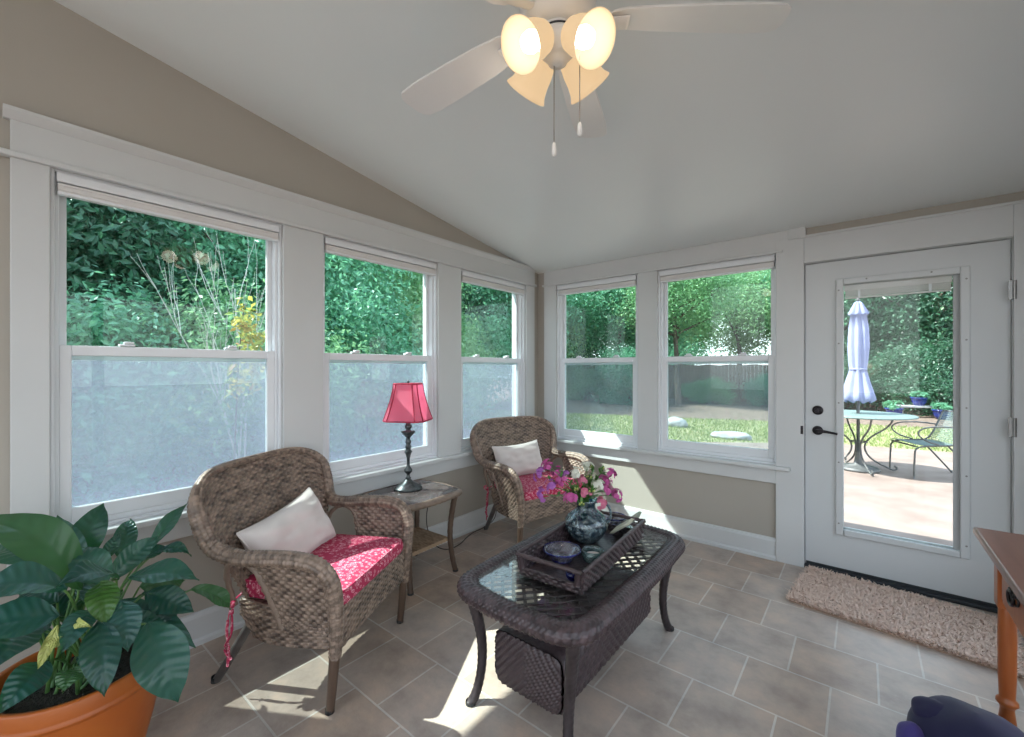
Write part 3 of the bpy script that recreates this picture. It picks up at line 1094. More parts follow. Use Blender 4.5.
for sx in (-1, 1):
    for sy in (-1, 1):
        P = resample(smooth_path([(sx * .185, sy * .195, STZ - .03), (sx * .172, sy * .18, .40), (sx * .160, sy * .165, .25), (sx * .172, sy * .175, .10), (sx * .195, sy * .185, 0)], 3), .01)
        l = G().tube(P, [.019, .0175, .0165], 14, disp=twist(140, 4, .06)).obj('leg', 'legwood', st, smooth=True)
        G().lathe([(.0001, 0), (.0185, 0), (.0185, .012)], 14, (sx * .195, sy * .185, 0)).obj('foot_cap', 'dark', l)
def shelf(u, v):
    return stack((u * 2 - 1) * .155, (v * 2 - 1) * .165, .205 + 0 * u)
woven(shelf, 61, 91, 15, 24, .003, thick=.02).obj('lower_shelf', 'tancane', st, smooth=True)

LX, LY = .165, -1.69
lamp = thing('table_lamp', 'turned dark metal table lamp with pink panelled shade on the side table', 'table lamp', (LX, LY, STZ))
G().lathe([(.0001, 0), (.088, 0), (.092, .004), (.090, .012), (.076, .018), (.070, .024), (.055, .034), (.034, .046), (.022, .058), (.014, .066)], 36).obj('base', 'lampmetal', lamp, smooth=True)
prof = [(.014, .064), (.020, .07), (.013, .078), (.010, .092), (.013, .10), (.025, .112), (.027, .126), (.018, .140), (.011, .15), (.0095, .175), (.0105, .20), (.016, .222), (.021, .236), (.026, .242), (.022, .25), (.016, .256),
        (.019, .268), (.023, .276), (.018, .284), (.013, .292), (.017, .302), (.020, .31), (.014, .322), (.013, .335), (.026, .35), (.034, .358), (.045, .372), (.047, .378), (.02, .38), (.014, .39), (.022, .40), (.024, .412), (.016, .424), (.012, .44)]
G().lathe(prof, 26).obj('stem', 'lampmetal', lamp, smooth=True)
G().lathe([(.012, .43), (.018, .437), (.018, .465), (.014, .47), (.026, .50), (.03, .52), (.022, .545), (.002, .556)], 18).obj('socket_bulb', 'pillow', lamp, smooth=True)
def shade_ring(t_, n=49):
    # cut-corner rectangle, narrow corner panels, waisted like a bell
    w = .080 + .055 * (t_ ** 1.45)
    h = w * .92
    c = .30
    pts = [(w, -h * (1 - c)), (w, h * (1 - c)), (w * (1 - c), h), (-w * (1 - c), h), (-w, h * (1 - c)), (-w, -h * (1 - c)), (-w * (1 - c), -h), (w * (1 - c), -h)]
    return pts
Z_T, Z_B = .690, .452
rows = []
for i in range(13):
    t_ = i / 12
    R8 = shade_ring(t_)
    rr = []
    for k in range(8):
        a, b = R8[k], R8[(k + 1) % 8]
        for q in (0, .25, .5, .75):
            rr.append((a[0] + (b[0] - a[0]) * q, a[1] + (b[1] - a[1]) * q, Z_T + (Z_B - Z_T) * t_))
    rows.append(rr)
rows = np.array(rows)
ry = math.radians(30)
RZ = np.array([[math.cos(ry), -math.sin(ry), 0], [math.sin(ry), math.cos(ry), 0], [0, 0, 1]])
rows = rows @ RZ.T
g = G()
g.grid(rows, cv=True)
g.grid((rows * np.array([.985, .985, 1]))[::-1], cv=True)
sh = g.obj('lamp_shade', 'lampshade', lamp)
g = G()
for k in range(8):
    g.tube(rows[:, k * 4], .0042, 6)
for rw in (rows[0], rows[-1]):
    g.tube(resample(rw, .02, True), .0048, 6, closed=True)
g.obj('braid_trim', 'lampbraid', sh)
g = G()
for k in (0, 16):
    g.tube([rows[0, k], (0, 0, Z_T - .012)], .0018, 6)
g.tube([(0, 0, Z_T - .16), (0, 0, Z_T + .012)], .003, 8)
g.lathe([(.003, .0), (.009, .004), (.007, .016), (.001, .022)], 12, (0, 0, Z_T + .002))
g.obj('spider', 'lampmetal', lamp)
# cord: off the back of the table, down to the floor and along the baseboard to the outlet
o = np.array([LX, LY, STZ])
W = [(LX - .02, LY + .085, STZ + .006), (.10, -1.58, STZ + .004), (.085, -1.46, STZ - .05), (.085, -1.45, .38), (.07, -1.47, .22), (.10, -1.42, .05), (.16, -1.34, .006), (.15, -1.20, .006), (.09, -1.08, .006), (.055, -.96, .006), (.06, -.86, .006), (.045, OUT[1] - .02, .03), (.03, OUT[1], .2), (.035, OUT[1], OUT[2] - .04), (.012, OUT[1], OUT[2] - .022)]
G().tube(resample(smooth_path([np.array(w) - o for w in W], 3), .015), .0032, 7).obj('power_cord', 'blackplastic', lamp, smooth=True)

# ------------------------------------------------------------------ coffee table
TC = (1.505, -1.752)
ct = thing('coffee_table', 'dark wicker coffee table with glass top and woven lower basket', 'coffee table', (*TC, 0))
HXT, HYT = .312, .556
rim = rrect(HXT - .043, HYT - .043, .10, 8, .012)
P = resample([(x, y, .452) for x, y in rim], .0042, True)
def rimtone(s_, th):
    k = np.floor(th / (2 * PI) * 14)
    return .72 + .5 * hash2(k, np.floor(s_ / .020 + (k % 2) * .5) + 0 * k)
def rimweave(s_, th):
    r_ = np.floor(th / (2 * PI) * 14)
    return .15 * np.sin(th * 7) ** 2 * (.4 + .6 * np.cos(s_ * 2 * PI / .020 + r_ * PI))
G().tube(P, .037, 42, closed=True, sq=(1.15, .90), disp=rimweave, tone=rimtone).obj('woven_rim', 'wickerd', ct, smooth=True)
gl = rrect(HXT - .078, HYT - .078, .075, 8, .012)
G().prism(gl, lambda p, q, t: (p, q, t), .4735, .4795).obj('glass_top', 'tglass', ct)
# open diagonal lattice under the glass
g = G()
ax_, ay_ = HXT - .065, HYT - .065
pitch = .054
for sg in (-1, 1):
    c0 = -(ax_ + ay_)
    while c0 < ax_ + ay_:
        # line y = sg*x*1.15 + c0
        m = sg * 1.15
        pts = []
        xa = max(-ax_, min(((-ay_ - c0) / m), ((ay_ - c0) / m)))
        xb = min(ax_, max(((-ay_ - c0) / m), ((ay_ - c0) / m)))
        if xb - xa > .01:
            a = np.array([xa, m * xa + c0, 0]); b = np.array([xb, m * xb + c0, 0])
            d = nrm(b - a)
            g.obox((a + b) / 2 + np.array([0, 0, .459 + .002 * sg]), d * np.linalg.norm(b - a) / 2, np.cross(d, (0, 0, 1)) * .0066, (0, 0, .0024))
        c0 += pitch * 1.15
g.obj('lattice', 'wickerd', ct)
for y in (-.30, .30):
    G().box((-ax_, y - .02, .445), (ax_, y + .02, .454)).obj('cross_rail', 'legd', ct)
for sx in (-1, 1):
    for sy in (-1, 1):
        P = resample(smooth_path([(sx * .238, sy * .475, .435), (sx * .222, sy * .455, .34), (sx * .205, sy * .44, .24), (sx * .200, sy * .445, .13), (sx * .210, sy * .465, .04), (sx * .220, sy * .490, .0)], 3), .006)
        l = G().tube(P, [.025, .022, .0195, .018, .019], 18, disp=twist(260, 3, .05)).obj('leg', 'legd', ct, smooth=True)
        G().lathe([(.0001, 0), (.021, 0), (.021, .012)], 14, (sx * .220, sy * .490, 0)).obj('foot_cap', 'dark', l)
# lower woven basket: rounded section along y
bw, bz0, bz1, by0, by1 = .155, .085, .29, -.412, .385
bcx = .0
sec = []
rr_ = .045
for cx, cz_, a0 in ((bw - rr_, bz1 - rr_, 0), (-bw + rr_, bz1 - rr_, 90), (-bw + rr_, bz0 + rr_, 180), (bw - rr_, bz0 + rr_, 270)):
    for k in range(7):
        a = math.radians(a0 + 90 * k / 6)
        sec.append((cx + rr_ * math.cos(a), 0, cz_ + rr_ * math.sin(a)))
sec = resample(sec, .0065, True)
ny = 150
yy = np.linspace(by0, by1, ny)
cen = sec.mean(0)
rows = []
per = np.arange(len(sec)) * .0065
btone = []
for j, y in enumerate(yy):
    zf = sec[:, 2]
    saw = np.abs(((y - by0) / .275) % 2 - 1)            # zig-zag of the herringbone
    ph = (saw * .275 + sec[:, 2] * .9) / .042
    h = .011 * np.sqrt(np.clip(1 - (2 * (ph - np.floor(ph)) - 1) ** 2, 0, 1)) * (.75 + .25 * np.cos(per * 2 * PI / .016 + np.floor(ph) * PI))
    side = np.clip((np.abs(sec[:, 0]) - (bw - .04)) / .03, 0, 1)
    wv = .004 * weave_h(np.full(len(sec), y / .014), per / .013)
    d = (sec - cen) / np.maximum(np.linalg.norm(sec - cen, axis=1, keepdims=True), 1e-6)
    d = d * np.array([1, 1, 1])
    rows.append(sec + d * (h * side + wv * (1 - side))[:, None] + np.array([bcx, y, 0]))
    btone.append(.72 + .5 * np.where(side > .5, hash2(np.floor(ph), np.floor(per / .008 + np.floor(ph) * .5)), hash2(np.floor(per / .013), np.floor(y / .014) + 0 * per)))
rows = np.array(rows)
# leave the top open for the cane shelf
G().grid(rows, cv=True, tone=np.array(btone)).obj('basket_body', 'wickerd', ct, smooth=True)
for yb, sg in ((by0, -1), (by1, 1)):
    nx_, nz_ = 81, 61
    u, v = np.meshgrid(np.linspace(-1, 1, nx_), np.linspace(-1, 1, nz_), indexing='ij')
    # squircle-ish clamp to the rounded section
    X = u * bw
    Zc = (bz0 + bz1) / 2
    Zh = (bz1 - bz0) / 2
    lim = np.where(np.abs(X) > bw - rr_, Zh - rr_ + np.sqrt(np.clip(rr_ ** 2 - (np.abs(X) - bw + rr_) ** 2, 0, 1)), Zh)
    Z = Zc + v * lim
    ph = (np.abs(X) * 1.0 + Z * .9) / .03
    h = .010 * np.sqrt(np.clip(1 - (2 * (ph - np.floor(ph)) - 1) ** 2, 0, 1)) * (.7 + .3 * np.cos((np.abs(X) - Z) * 2 * PI / .016 + np.floor(ph) * PI))
    bulge = .012 * (1 - u ** 4) * (1 - v ** 4)
    g = G()
    A = stack(X + bcx, yb + sg * (h + bulge), Z)
    g.grid(A if sg < 0 else A[::-1])
    g.obj('basket_end', 'wickerd', ct, smooth=True)

# ------------------------------------------------------------------ tray on the glass
TZ = .4798
TP = hit(583, 556, 'z', TZ)
tr_c = (1.520, -1.742)
tray = thing('wicker_tray', 'dark wicker serving tray with open handles on the coffee table', 'tray', (*tr_c, TZ), math.radians(3.5))
tx, ty, thh = .135, .325, .088
def wall_(x0, x1, sgn):
    def f(u, v):
        fl = .014 * v
        return stack(sgn * (tx + fl), (u * 2 - 1) * (ty + fl), .004 + v * thh)
    return f
for sgn in (-1, 1):
    woven(wall_(0, 0, sgn), 181, 41, 36, 7, .0055, thick=.005).obj('side_wall', 'wickerd', tray, smooth=True)
    g = G()
    xt, yt = tx + .012, ty + .012
    # end wall: lower band, two posts, top rail leaving a long handle slot
    def band(u, v, sgn=sgn):
        fl = .014 * v * .42
        return stack((u * 2 - 1) * (tx + fl), sgn * (ty + fl), .004 + v * .036)
    woven(band, 81, 21, 15, 3, .005, thick=.005).obj('end_wall', 'wickerd', tray, smooth=True)
    g.tube(resample([(-xt, sgn * yt, thh), (xt, sgn * yt, thh)], .006), .0085, 10, disp=twist(200, 3, .12))
    for sx in (-1, 1):
        g.tube(resample([(sx * (tx - .012), sgn * (ty + .006), .036), (sx * (tx - .006), sgn * yt, thh)], .006), .012, 10, disp=twist(200, 3, .12))
    g.obj('handle_rail', 'wickerd', tray, smooth=True)
    G().tube(resample([(sgn * xt, -yt, thh + .002), (sgn * xt, yt, thh + .002)], .005), .0085, 10, disp=twist(200, 3, .12)).obj('side_rail', 'wickerd', tray, smooth=True)
def tb(u, v):
    return stack((u * 2 - 1) * tx, (v * 2 - 1) * ty, .0065 + 0 * u)
woven(tb, 61, 121, 18, 40, .0012, thick=.006).obj('tray_bottom', 'wickerd', tray, smooth=True)
TB = TZ + .0125


def on_tray(u, v):
    p = hit(u, v, 'z', TB)
    return (p[0], p[1], TB)


vp = on_tray(586, 541)
vase = thing('glass_vase', 'bulbous swirled blue glass vase holding the flowers on the tray', 'vase', vp)
VS = 1.16
VP = [(.0001, .002), (.040, .0), (.046, .006), (.060, .020), (.074, .040), (.080, .052), (.086, .066), (.090, .085), (.086, .108), (.072, .130), (.052, .146), (.040, .158), (.038, .172), (.042, .190), (.050, .203)]
VP = [(r * VS, h) for r, h in VP]
G().lathe(VP + [(r - .004, h + .001) for r, h in VP[::-1]], 40, flute=.012).obj('vase_body', 'vase', vase, smooth=True)
q = smooth_path([(.042, .02, .190), (.075, .035, .198), (.104, .045, .17), (.108, .046, .125), (.090, .04, .09)], 3)
G().tube(resample(q, .006), .006, 8).obj('vase_handle', 'vase', vase, smooth=True)
G().lathe([(.0001, .012), (.05, .016), (.078, .045), (.090, .075), (.0001, .075)], 30).obj('water', M['aqua'], vase, smooth=True)


def bowl(label, loc, r, h, rimmat):
    t = thing('glass_bowl', label, 'bowl', loc, 0, 'glass bowls on the tray')
    pr = [(.0001, 0), (r * .45, 0), (r * .5, .006), (r * .42, .012), (r * .62, h * .4), (r * .9, h * .8), (r, h)]
    G().lathe(pr + [(max(a - .004, .0001), b + .003) for a, b in pr[3:][::-1]] + [(.0001, .016)], 36, flute=.02).obj('bowl_body', 'bowlg', t, smooth=True)
    th = np.linspace(0, 2 * PI, 49)[:-1]
    G().tube(stack(np.cos(th) * r * .995, np.sin(th) * r * .995, np.full_like(th, h + .001)), .0038, 8, closed=True).obj('bowl_rim', rimmat, t, smooth=True)
    th = np.linspace(0, 2 * PI, 49)[:-1]
    G().tube(stack(np.cos(th) * r * .52, np.sin(th) * r * .52, np.full_like(th, .006)), .0035, 8, closed=True).obj('bowl_foot', rimmat, t, smooth=True)
    return t


bowl('clear glass bowl with cobalt rim at the open handle end of the tray', on_tray(562, 560), .080, .046, 'cobalt')
b2 = on_tray(614, 526)
bowl('clear glass bowl with cobalt rim behind the vase on the tray', b2, .062, .05, 'cobalt')
t = thing('votive_holder', 'small aqua glass votive holder standing in front of the vase', 'candle holder', on_tray(593, 561))
G().lathe([(.0001, 0), (.034, 0), (.042, .006), (.050, .03), (.046, .05), (.043, .05), (.046, .03), (.038, .008), (.0001, .006)], 30).obj('holder_body', 'aqua', t, smooth=True)
G().lathe([(.0001, .028), (.033, .028)], 24).obj('wax', 'pillow', t, smooth=True)
t = thing('cobalt_dish', 'tiny cobalt blue glass dish behind the tray handle slot', 'dish', on_tray(572, 579))
G().lathe([(.0001, 0), (.016, 0), (.024, .012), (.026, .028), (.023, .028), (.020, .012), (.0001, .004)], 24).obj('dish_body', 'cobalt', t, smooth=True)
M['paper'] = pbr('cream_paper', (.62, .60, .45), (.70, .68, .55), .7, nscale=14)
M['papergreen'] = pbr('sage_paper', (.30, .36, .28), (.42, .46, .36), .7, nscale=12)
for k, (u, v, mt, lab, ry_) in enumerate(((619, 535, 'paper', 'cream folded napkin leaning on the tray side beside the vase', .95), (628, 529, 'papergreen', 'sage folded napkin leaning on the tray side behind the cream one', .85))):
    p = on_tray(u, v)
    t = thing('folded_napkin', lab, 'napkin', p, math.radians(8 + 6 * k), 'folded napkins in the tray')
    g = G()
    for s_ in (0, 1, 2):
        c = np.array([.006 * s_, 0, .05])
        uz = np.array([math.sin(ry_) * .05, 0, math.cos(ry_) * .05])
        g.obox(c + np.array([.012, 0, 0]), (0, .058 - .004 * s_, 0), uz, nrm(np.cross((0, 1, 0), uz)) * .0016)
    g.obj('napkin_folds', mt, t, bevel=.001)

# ------------------------------------------------------------------ flowers in the vase
M['petal_pink'] = pbr('magenta_petal', (.50, .07, .30), (.66, .16, .42), .6, nscale=90, trans=((.7, .1, .4), .25))
M['petal_rose'] = pbr('rose_petal', (.60, .13, .26), (.70, .26, .36), .6, nscale=90, trans=((.8, .2, .3), .25))
M['petal_violet'] = pbr('violet_petal', (.36, .10, .42), (.48, .18, .52), .6, nscale=90, trans=((.5, .15, .6), .25))
M['petal_white'] = pbr('white_petal', (.72, .74, .64), (.80, .80, .74), .6, nscale=90, trans=((.8, .85, .7), .3))
M['bud'] = pbr('yellow_green_bud', (.34, .42, .10), (.50, .55, .18), .6, nscale=80)
M['stemg'] = pbr('flower_stem_green', (.05, .16, .03), (.10, .25, .05), .5, nscale=50)
M['eye'] = pbr('flower_eye', (.28, .02, .10), None, .6)


def floret(g, ge, c, n, r):
    n = nrm(n)
    X = nrm(np.cross(n, (.3, .2, 1)))
    Y = np.cross(n, X)
    a0 = rnd.random() * 6
    for k in range(5):
        a = a0 + k * 2 * PI / 5
        d = X * math.cos(a) + Y * math.sin(a)
        e = np.cross(n, d)
        pts = []
        for s_, w in ((.12, .12), (.45, .36), (.8, .46), (1.0, .25)):
            pts.append([c + d * r * s_ + e * r * w * q + n * r * (.30 * s_ * (1 - s_) * 2 - .10 * abs(q)) for q in (-1, 0, 1)])
        g.grid(np.array(pts))
    ge.lathe([(r * .16, 0), (r * .12, r * .10), (.0002, r * .12)], 6, c + n * r * .04, n)


def leaf_blade(g, base, tip, w, nrmv, n=6, droop=0.0):
    base, tip = np.asarray(base, float), np.asarray(tip, float)
    d = tip - base
    L = np.linalg.norm(d)
    sd = nrm(np.cross(d, nrmv))
    up = nrm(np.cross(sd, d))
    rows = []
    for i in range(n + 1):
        t_ = i / n
        ww = w * math.sin(PI * min(.03 + t_ * .97, 1)) ** .8
        c = base + d * t_ + up * L * droop * math.sin(PI * t_)
        rows.append([c + sd * ww * q + up * abs(q) * ww * .25 for q in (-1, 0, 1)])
    g.grid(np.array(rows))


vb = np.array(vp)
mouth = vb + np.array([0, 0, .20])
spec = []   # (offset px, py) of the spray heads in the photograph, kind
heads = [(549, 467, 'petal_pink', 1.95), (558, 474, 'petal_pink', 2.0), (541, 475, 'petal_violet', 1.9), (563, 483, 'petal_pink', 1.86), (552, 487, 'petal_violet', 1.82), (566, 478, 'petal_violet', 1.98),
         (575, 475, 'petal_white', 1.93), (582, 482, 'petal_rose', 1.97), (585, 494, 'petal_rose', 1.80), (571, 499, 'petal_pink', 1.76), (604, 482, 'petal_pink', 1.98), (611, 476, 'petal_pink', 2.05),
         (606, 492, 'petal_pink', 1.90), (616, 496, 'petal_pink', 2.0), (597, 487, 'petal_white', 1.86), (601, 503, 'petal_rose', 1.84), (587, 469, 'petal_white', 2.08), (543, 495, 'petal_violet', 1.85)]
names = {'petal_pink': 'magenta', 'petal_violet': 'violet', 'petal_white': 'white', 'petal_rose': 'rose-pink'}
seen = {}
for (u, v, mt, _z) in heads:
    Z0v = float((vb - CAM) @ FW)
    h_ = dep(u, v, Z0v + (_z - 1.92) * .55)
    t = thing('flower_stem', '%s flower cluster on a green stem in the blue glass vase' % names[mt], 'flower', tuple(vb + np.array([0, 0, .06])), 0, '%s flowers in the vase' % names[mt])
    o = vb + np.array([0, 0, .06])
    foot = np.array([rnd.uniform(-.02, .02), rnd.uniform(-.02, .02), 0.03])
    mo_ = mouth - o + np.array([rnd.uniform(-.024, .024), rnd.uniform(-.024, .024), 0])
    hd = h_ - o
    P = resample(smooth_path([foot, mo_, mo_ * .45 + hd * .55 + np.array([0, 0, .012]), hd], 2), .012)
    G().tube(P, .0019, 6).obj('stem', 'stemg', t, smooth=True)
    g = G()
    ge = g
    ax0 = nrm(hd - mo_ + np.array([0, 0, .04]))
    for k in range(17):
        dv = nrm(ax0 * .6 + np.array([rnd.uniform(-1, 1), rnd.uniform(-1, 1), rnd.uniform(-.6, 1)]))
        floret(g, ge, hd + dv * rnd.uniform(.014, .040), dv, rnd.uniform(.0105, .0145))
    g.obj('petals', mt, t, smooth=True)
    g = G()
    for k in range(3):
        i = int(len(P) * rnd.uniform(.5, .9))
        dv = nrm((rnd.uniform(-1, 1), rnd.uniform(-1, 1), rnd.uniform(-.1, .7)))
        leaf_blade(g, P[i], P[i] + dv * rnd.uniform(.03, .05), .008, (0, 0, 1))
    g.obj('leaves', 'stemg', t, smooth=True)
for k, (u, v, dz_) in enumerate(((593, 468, .06), (577, 490, -.05), (603, 470, .1), (566, 492, -.02), (592, 492, -.1), (589, 478, .03), (581, 505, -.1))):
    h_ = dep(u, v, float((vb - CAM) @ FW) + dz_)
    t = thing('greenery_sprig', 'leafy green filler sprig among the flowers in the blue glass vase', 'flower', tuple(vb + np.array([0, 0, .06])), 0, 'green sprigs in the vase')
    o = vb + np.array([0, 0, .06])
    hd = h_ - o
    mo_ = mouth - o + np.array([rnd.uniform(-.02, .02), rnd.uniform(-.02, .02), 0])
    P = resample(smooth_path([(0, 0, .03), mo_, mo_ * .4 + hd * .6, hd], 2), .008)
    G().tube(P, .0018, 6).obj('stem', 'stemg', t, smooth=True)
    g = G()
    for i in range(int(len(P) * .55), len(P)):
        for q in range(2):
            dv = nrm((rnd.uniform(-1, 1), rnd.uniform(-1, 1), rnd.uniform(-.1, 1)))
            leaf_blade(g, P[i], P[i] + dv * rnd.uniform(.022, .042), .007, (0, 0, 1))
    g.obj('leaves', 'stemg', t, smooth=True)
    g = G()
    for i in range(5):
        dv = nrm((rnd.uniform(-1, 1), rnd.uniform(-1, 1), rnd.uniform(0, 1)))
        g.lathe([(.0003, -.006), (.004, -.002), (.0045, .002), (.0003, .006)], 8, P[-1] + dv * .012, dv)
    g.obj('buds', 'bud', t, smooth=True)

# ------------------------------------------------------------------ potted peace lily
PC = np.array([.56, -3.262])
PZ = .385
PR = .208
pot = thing('potted_peace_lily', 'broad-leaved peace lily in an orange terracotta pot beside the left wall', 'potted plant', (*PC, 0))
prof = [(.0001, 0), (.125, 0), (.135, .006), (.160, .08), (.182, .17), (.198, .25), (.205, .312), (.205, .318), (.211, .322), (.213, .328), (.209, .333), (.208, .34), (.212, PZ - .006), (.208, PZ), (.198, PZ), (.194, PZ - .01), (.192, .33), (.18, .30)]
G().lathe(prof, 56).obj('pot', 'terra', pot, smooth=True)
g = G()
rows = []
for r_ in np.linspace(.001, .19, 12):
    rows.append([(math.cos(a) * r_, math.sin(a) * r_, PZ - .055 + .016 * noise.noise((math.cos(a) * r_ * 40, math.sin(a) * r_ * 40, 3)) + .02 * (1 - r_ / .19)) for a in np.linspace(0, 2 * PI, 37)[:-1]])
g.grid(np.array(rows)[::-1], cv=True)
g.obj('soil', 'soil', pot, smooth=True)


def lily_mat():
    m, nt, out = _mat('peace_lily_leaf')
    g_ = N(nt, 'ShaderNodeNewGeometry')
    r = ramp(nt, [(0, (.010, .052, .048)), (.35, (.015, .078, .068)), (.6, (.026, .10, .075)), (.85, (.02, .08, .08)), (1, (.06, .14, .03))], g_.outputs['Random Per Island'])
    b = N(nt, 'ShaderNodeBsdfPrincipled', Roughness=.30)
    nt.links.new(r.outputs[0], b.inputs['Base Color'])
    t_ = N(nt, 'ShaderNodeBsdfTranslucent')
    t_.inputs['Color'].default_value = (.10, .40, .05, 1)
    mx = N(nt, 'ShaderNodeMixShader', Fac=.22)
    nt.links.new(b.outputs[0], mx.inputs[1])
    nt.links.new(t_.outputs[0], mx.inputs[2])
    nt.links.new(mx.outputs[0], out.inputs['Surface'])
    return m


M['lily'] = lily_mat()
M['petiole'] = pbr('lily_stalk', (.05, .15, .05), (.12, .24, .06), .45, nscale=20)
M['lilyold'] = pbr('lily_pale_leaf', (.30, .36, .08), (.45, .46, .16), .5, nscale=20)
gl_, gs_, go_ = G(), G(), G()


def lily_leaf(g, b, e, w, nv, droop=.12, curl=.18, n=54, m=13):
    droop *= 1.5
    b, e, nv = (np.asarray(k, float) for k in (b, e, nv))
    d = e - b
    L = np.linalg.norm(d)
    sd = nrm(np.cross(d, nv))
    up = nrm(np.cross(sd, d))
    ph = rnd.random() * 6
    rows = []
    for i in range(n + 1):
        t_ = i / n
        ww = w * (math.sin(PI * t_ ** .82) ** .85 if 0 < t_ < 1 else 0)
        ww = max(ww, .0012)
        if t_ > .86:
            ww *= 1 - .45 * (t_ - .86) / .14
        c = b + d * t_ + up * L * droop * math.sin(PI * t_ * .9)
        row = []
        for j in range(m):
            q = j / (m - 1) * 2 - 1
            # raised side veins, cupped blade
            vein = .0022 * math.sin((t_ * 9 - abs(q) * 1.3) * 2 * PI) * min(1, abs(q) * 2.5) * min(1, (1 - abs(q)) * 4 + .2)
            wav = .006 * math.sin(t_ * 9 + ph + q * 2) * abs(q)
            row.append(c + sd * ww * q * (1 - curl * .35 * abs(q)) + up * (curl * ww * (abs(q) ** 1.3) - (.0025 if j == m // 2 else 0) + vein + wav))
        rows.append(row)
    g.grid(np.array(rows))


o = np.array([*PC, 0])
core = lambda: np.array([rnd.uniform(-.07, .07), rnd.uniform(-.07, .07), PZ - .05])
# base pixel, tip pixel, their depths, half width, facing normal, droop
toC = nrm(CAM - np.array([*PC, .6]))
UPV = np.array([0, 0, 1.])
LV = [
    (82, 590, 1.36, -40, 528, 1.28, .070, toC * .8 + UPV, .22), (76, 585, 1.42, 58, 516, 1.52, .050, toC + UPV * .3, .05),
    (74, 566, 1.48, 104, 504, 1.60, .055, toC + UPV * .5, .10), (104, 588, 1.36, 76, 549, 1.40, .050, toC + UPV * .4, .15),
    (118, 578, 1.34, 53, 592, 1.18, .050, UPV + toC * .5, .16), (66, 588, 1.22, -36, 604, 1.12, .060, UPV + toC * .6, .18),
    (60, 616, 1.20, -50, 640, 1.08, .060, UPV + toC * .9, .10), (98, 622, 1.22, 104, 698, 1.14, .045, toC + UPV * .3, .12),
    (148, 622, 1.32, 178, 702, 1.28, .070, toC + UPV * .3 - RT * .2, .14), (128, 578, 1.40, 199, 583, 1.46, .052, UPV + toC * .55, .12),
    (192, 588, 1.50, 229, 611, 1.56, .036, UPV + toC * .6, .12), (146, 592, 1.42, 194, 612, 1.44, .045, toC + UPV * .2, .05),
    (150, 556, 1.58, 191, 559, 1.62, .030, UPV + toC * .4, .22), (148, 552, 1.56, 190, 502, 1.72, .032, toC + UPV * .3 - RT * .6, .05),
    (112, 578, 1.46, 160, 536, 1.56, .042, toC + UPV * .6, .10), (104, 560, 1.50, 120, 532, 1.56, .022, toC + UPV * .2, .05),
    (100, 582, 1.30, 106, 628, 1.22, .040, toC + UPV * .5, .10), (74, 668, 1.18, 62, 694, 1.12, .030, toC + UPV * .4, .1),
    (30, 628, 1.22, -20, 680, 1.08, .060, UPV + toC, .12), (134, 566, 1.52, 172, 548, 1.62, .030, UPV + toC * .4, .12),
    (64, 596, 1.50, 26, 560, 1.60, .060, toC + UPV * .5, .10), (40, 560, 1.5, -10, 548, 1.6, .06, toC + UPV, .10),
    (120, 600, 1.42, 152, 640, 1.40, .045, toC + UPV * .4, .08), (132, 610, 1.48, 196, 650, 1.46, .038, toC + UPV * .4, .16),
    (120, 560, 1.66, 130, 520, 1.78, .04, toC + UPV * .4, .10), (84, 566, 1.66, 40, 512, 1.75, .05, toC + UPV * .4, .1),
    (90, 610, 1.24, 60, 655, 1.12, .036, toC + UPV * .6, .1), (122, 600, 1.28, 128, 652, 1.22, .040, toC + UPV * .2, .1), (160, 600, 1.46, 168, 640, 1.44, .035, toC + UPV * .3, .1),
]
for (u0, v0, d0, u1, v1, d1, w, nv, dr) in LV:
    b, e = dep(u0, v0, d0), dep(u1, v1, d1)
    b[0], e[0] = max(b[0], .07), max(e[0], .07)
    b, e = b - o, e - o
    lily_leaf(gl_, b, e, w, nv, dr)
    c = core()
    c[:2] += b[:2] * .12
    mid = c * .4 + b * .6
    mid[2] = max(b[2], c[2]) * .5 + c[2] * .5 + .07
    gs_.tube(resample(smooth_path([c, mid, b, b + (e - b) * .12], 2), .02), [.0055, .004, .003], 7)
for k in range(22):      # shorter inner leaves filling the heart of the plant
    a = rnd.random() * 2 * PI
    r_ = rnd.uniform(.06, .16)
    b = np.array([math.cos(a) * r_, math.sin(a) * r_, rnd.uniform(PZ + .06, PZ + .2)])
    e = b + np.array([math.cos(a) * .13, math.sin(a) * .13, rnd.uniform(-.07, .08)])
    lily_leaf(gl_, b, e, rnd.uniform(.03, .048), toC + UPV * rnd.uniform(.2, 1.2), rnd.uniform(.05, .2))
    c = core()
    gs_.tube(resample(smooth_path([c, c * .5 + b * .5 + np.array([0, 0, .03]), b], 2), .02), [.005, .003], 6)
for (u0, v0, u1, v1, z_) in ((58, 625, 38, 668, 1.17), (76, 622, 92, 628, 1.2), (64, 640, 44, 645, 1.15)):
    b, e = dep(u0, v0, z_) - o, dep(u1, v1, z_ - .03) - o
    lily_leaf(go_, b, e, .014, toC, .15)
gl_.obj('leaves', 'lily', pot, smooth=True)
gs_.obj('stalks', 'petiole', pot, smooth=True)
go_.obj('pale_leaves', 'lilyold', pot, smooth=True)['label'] = 'pale yellow-green young leaves'

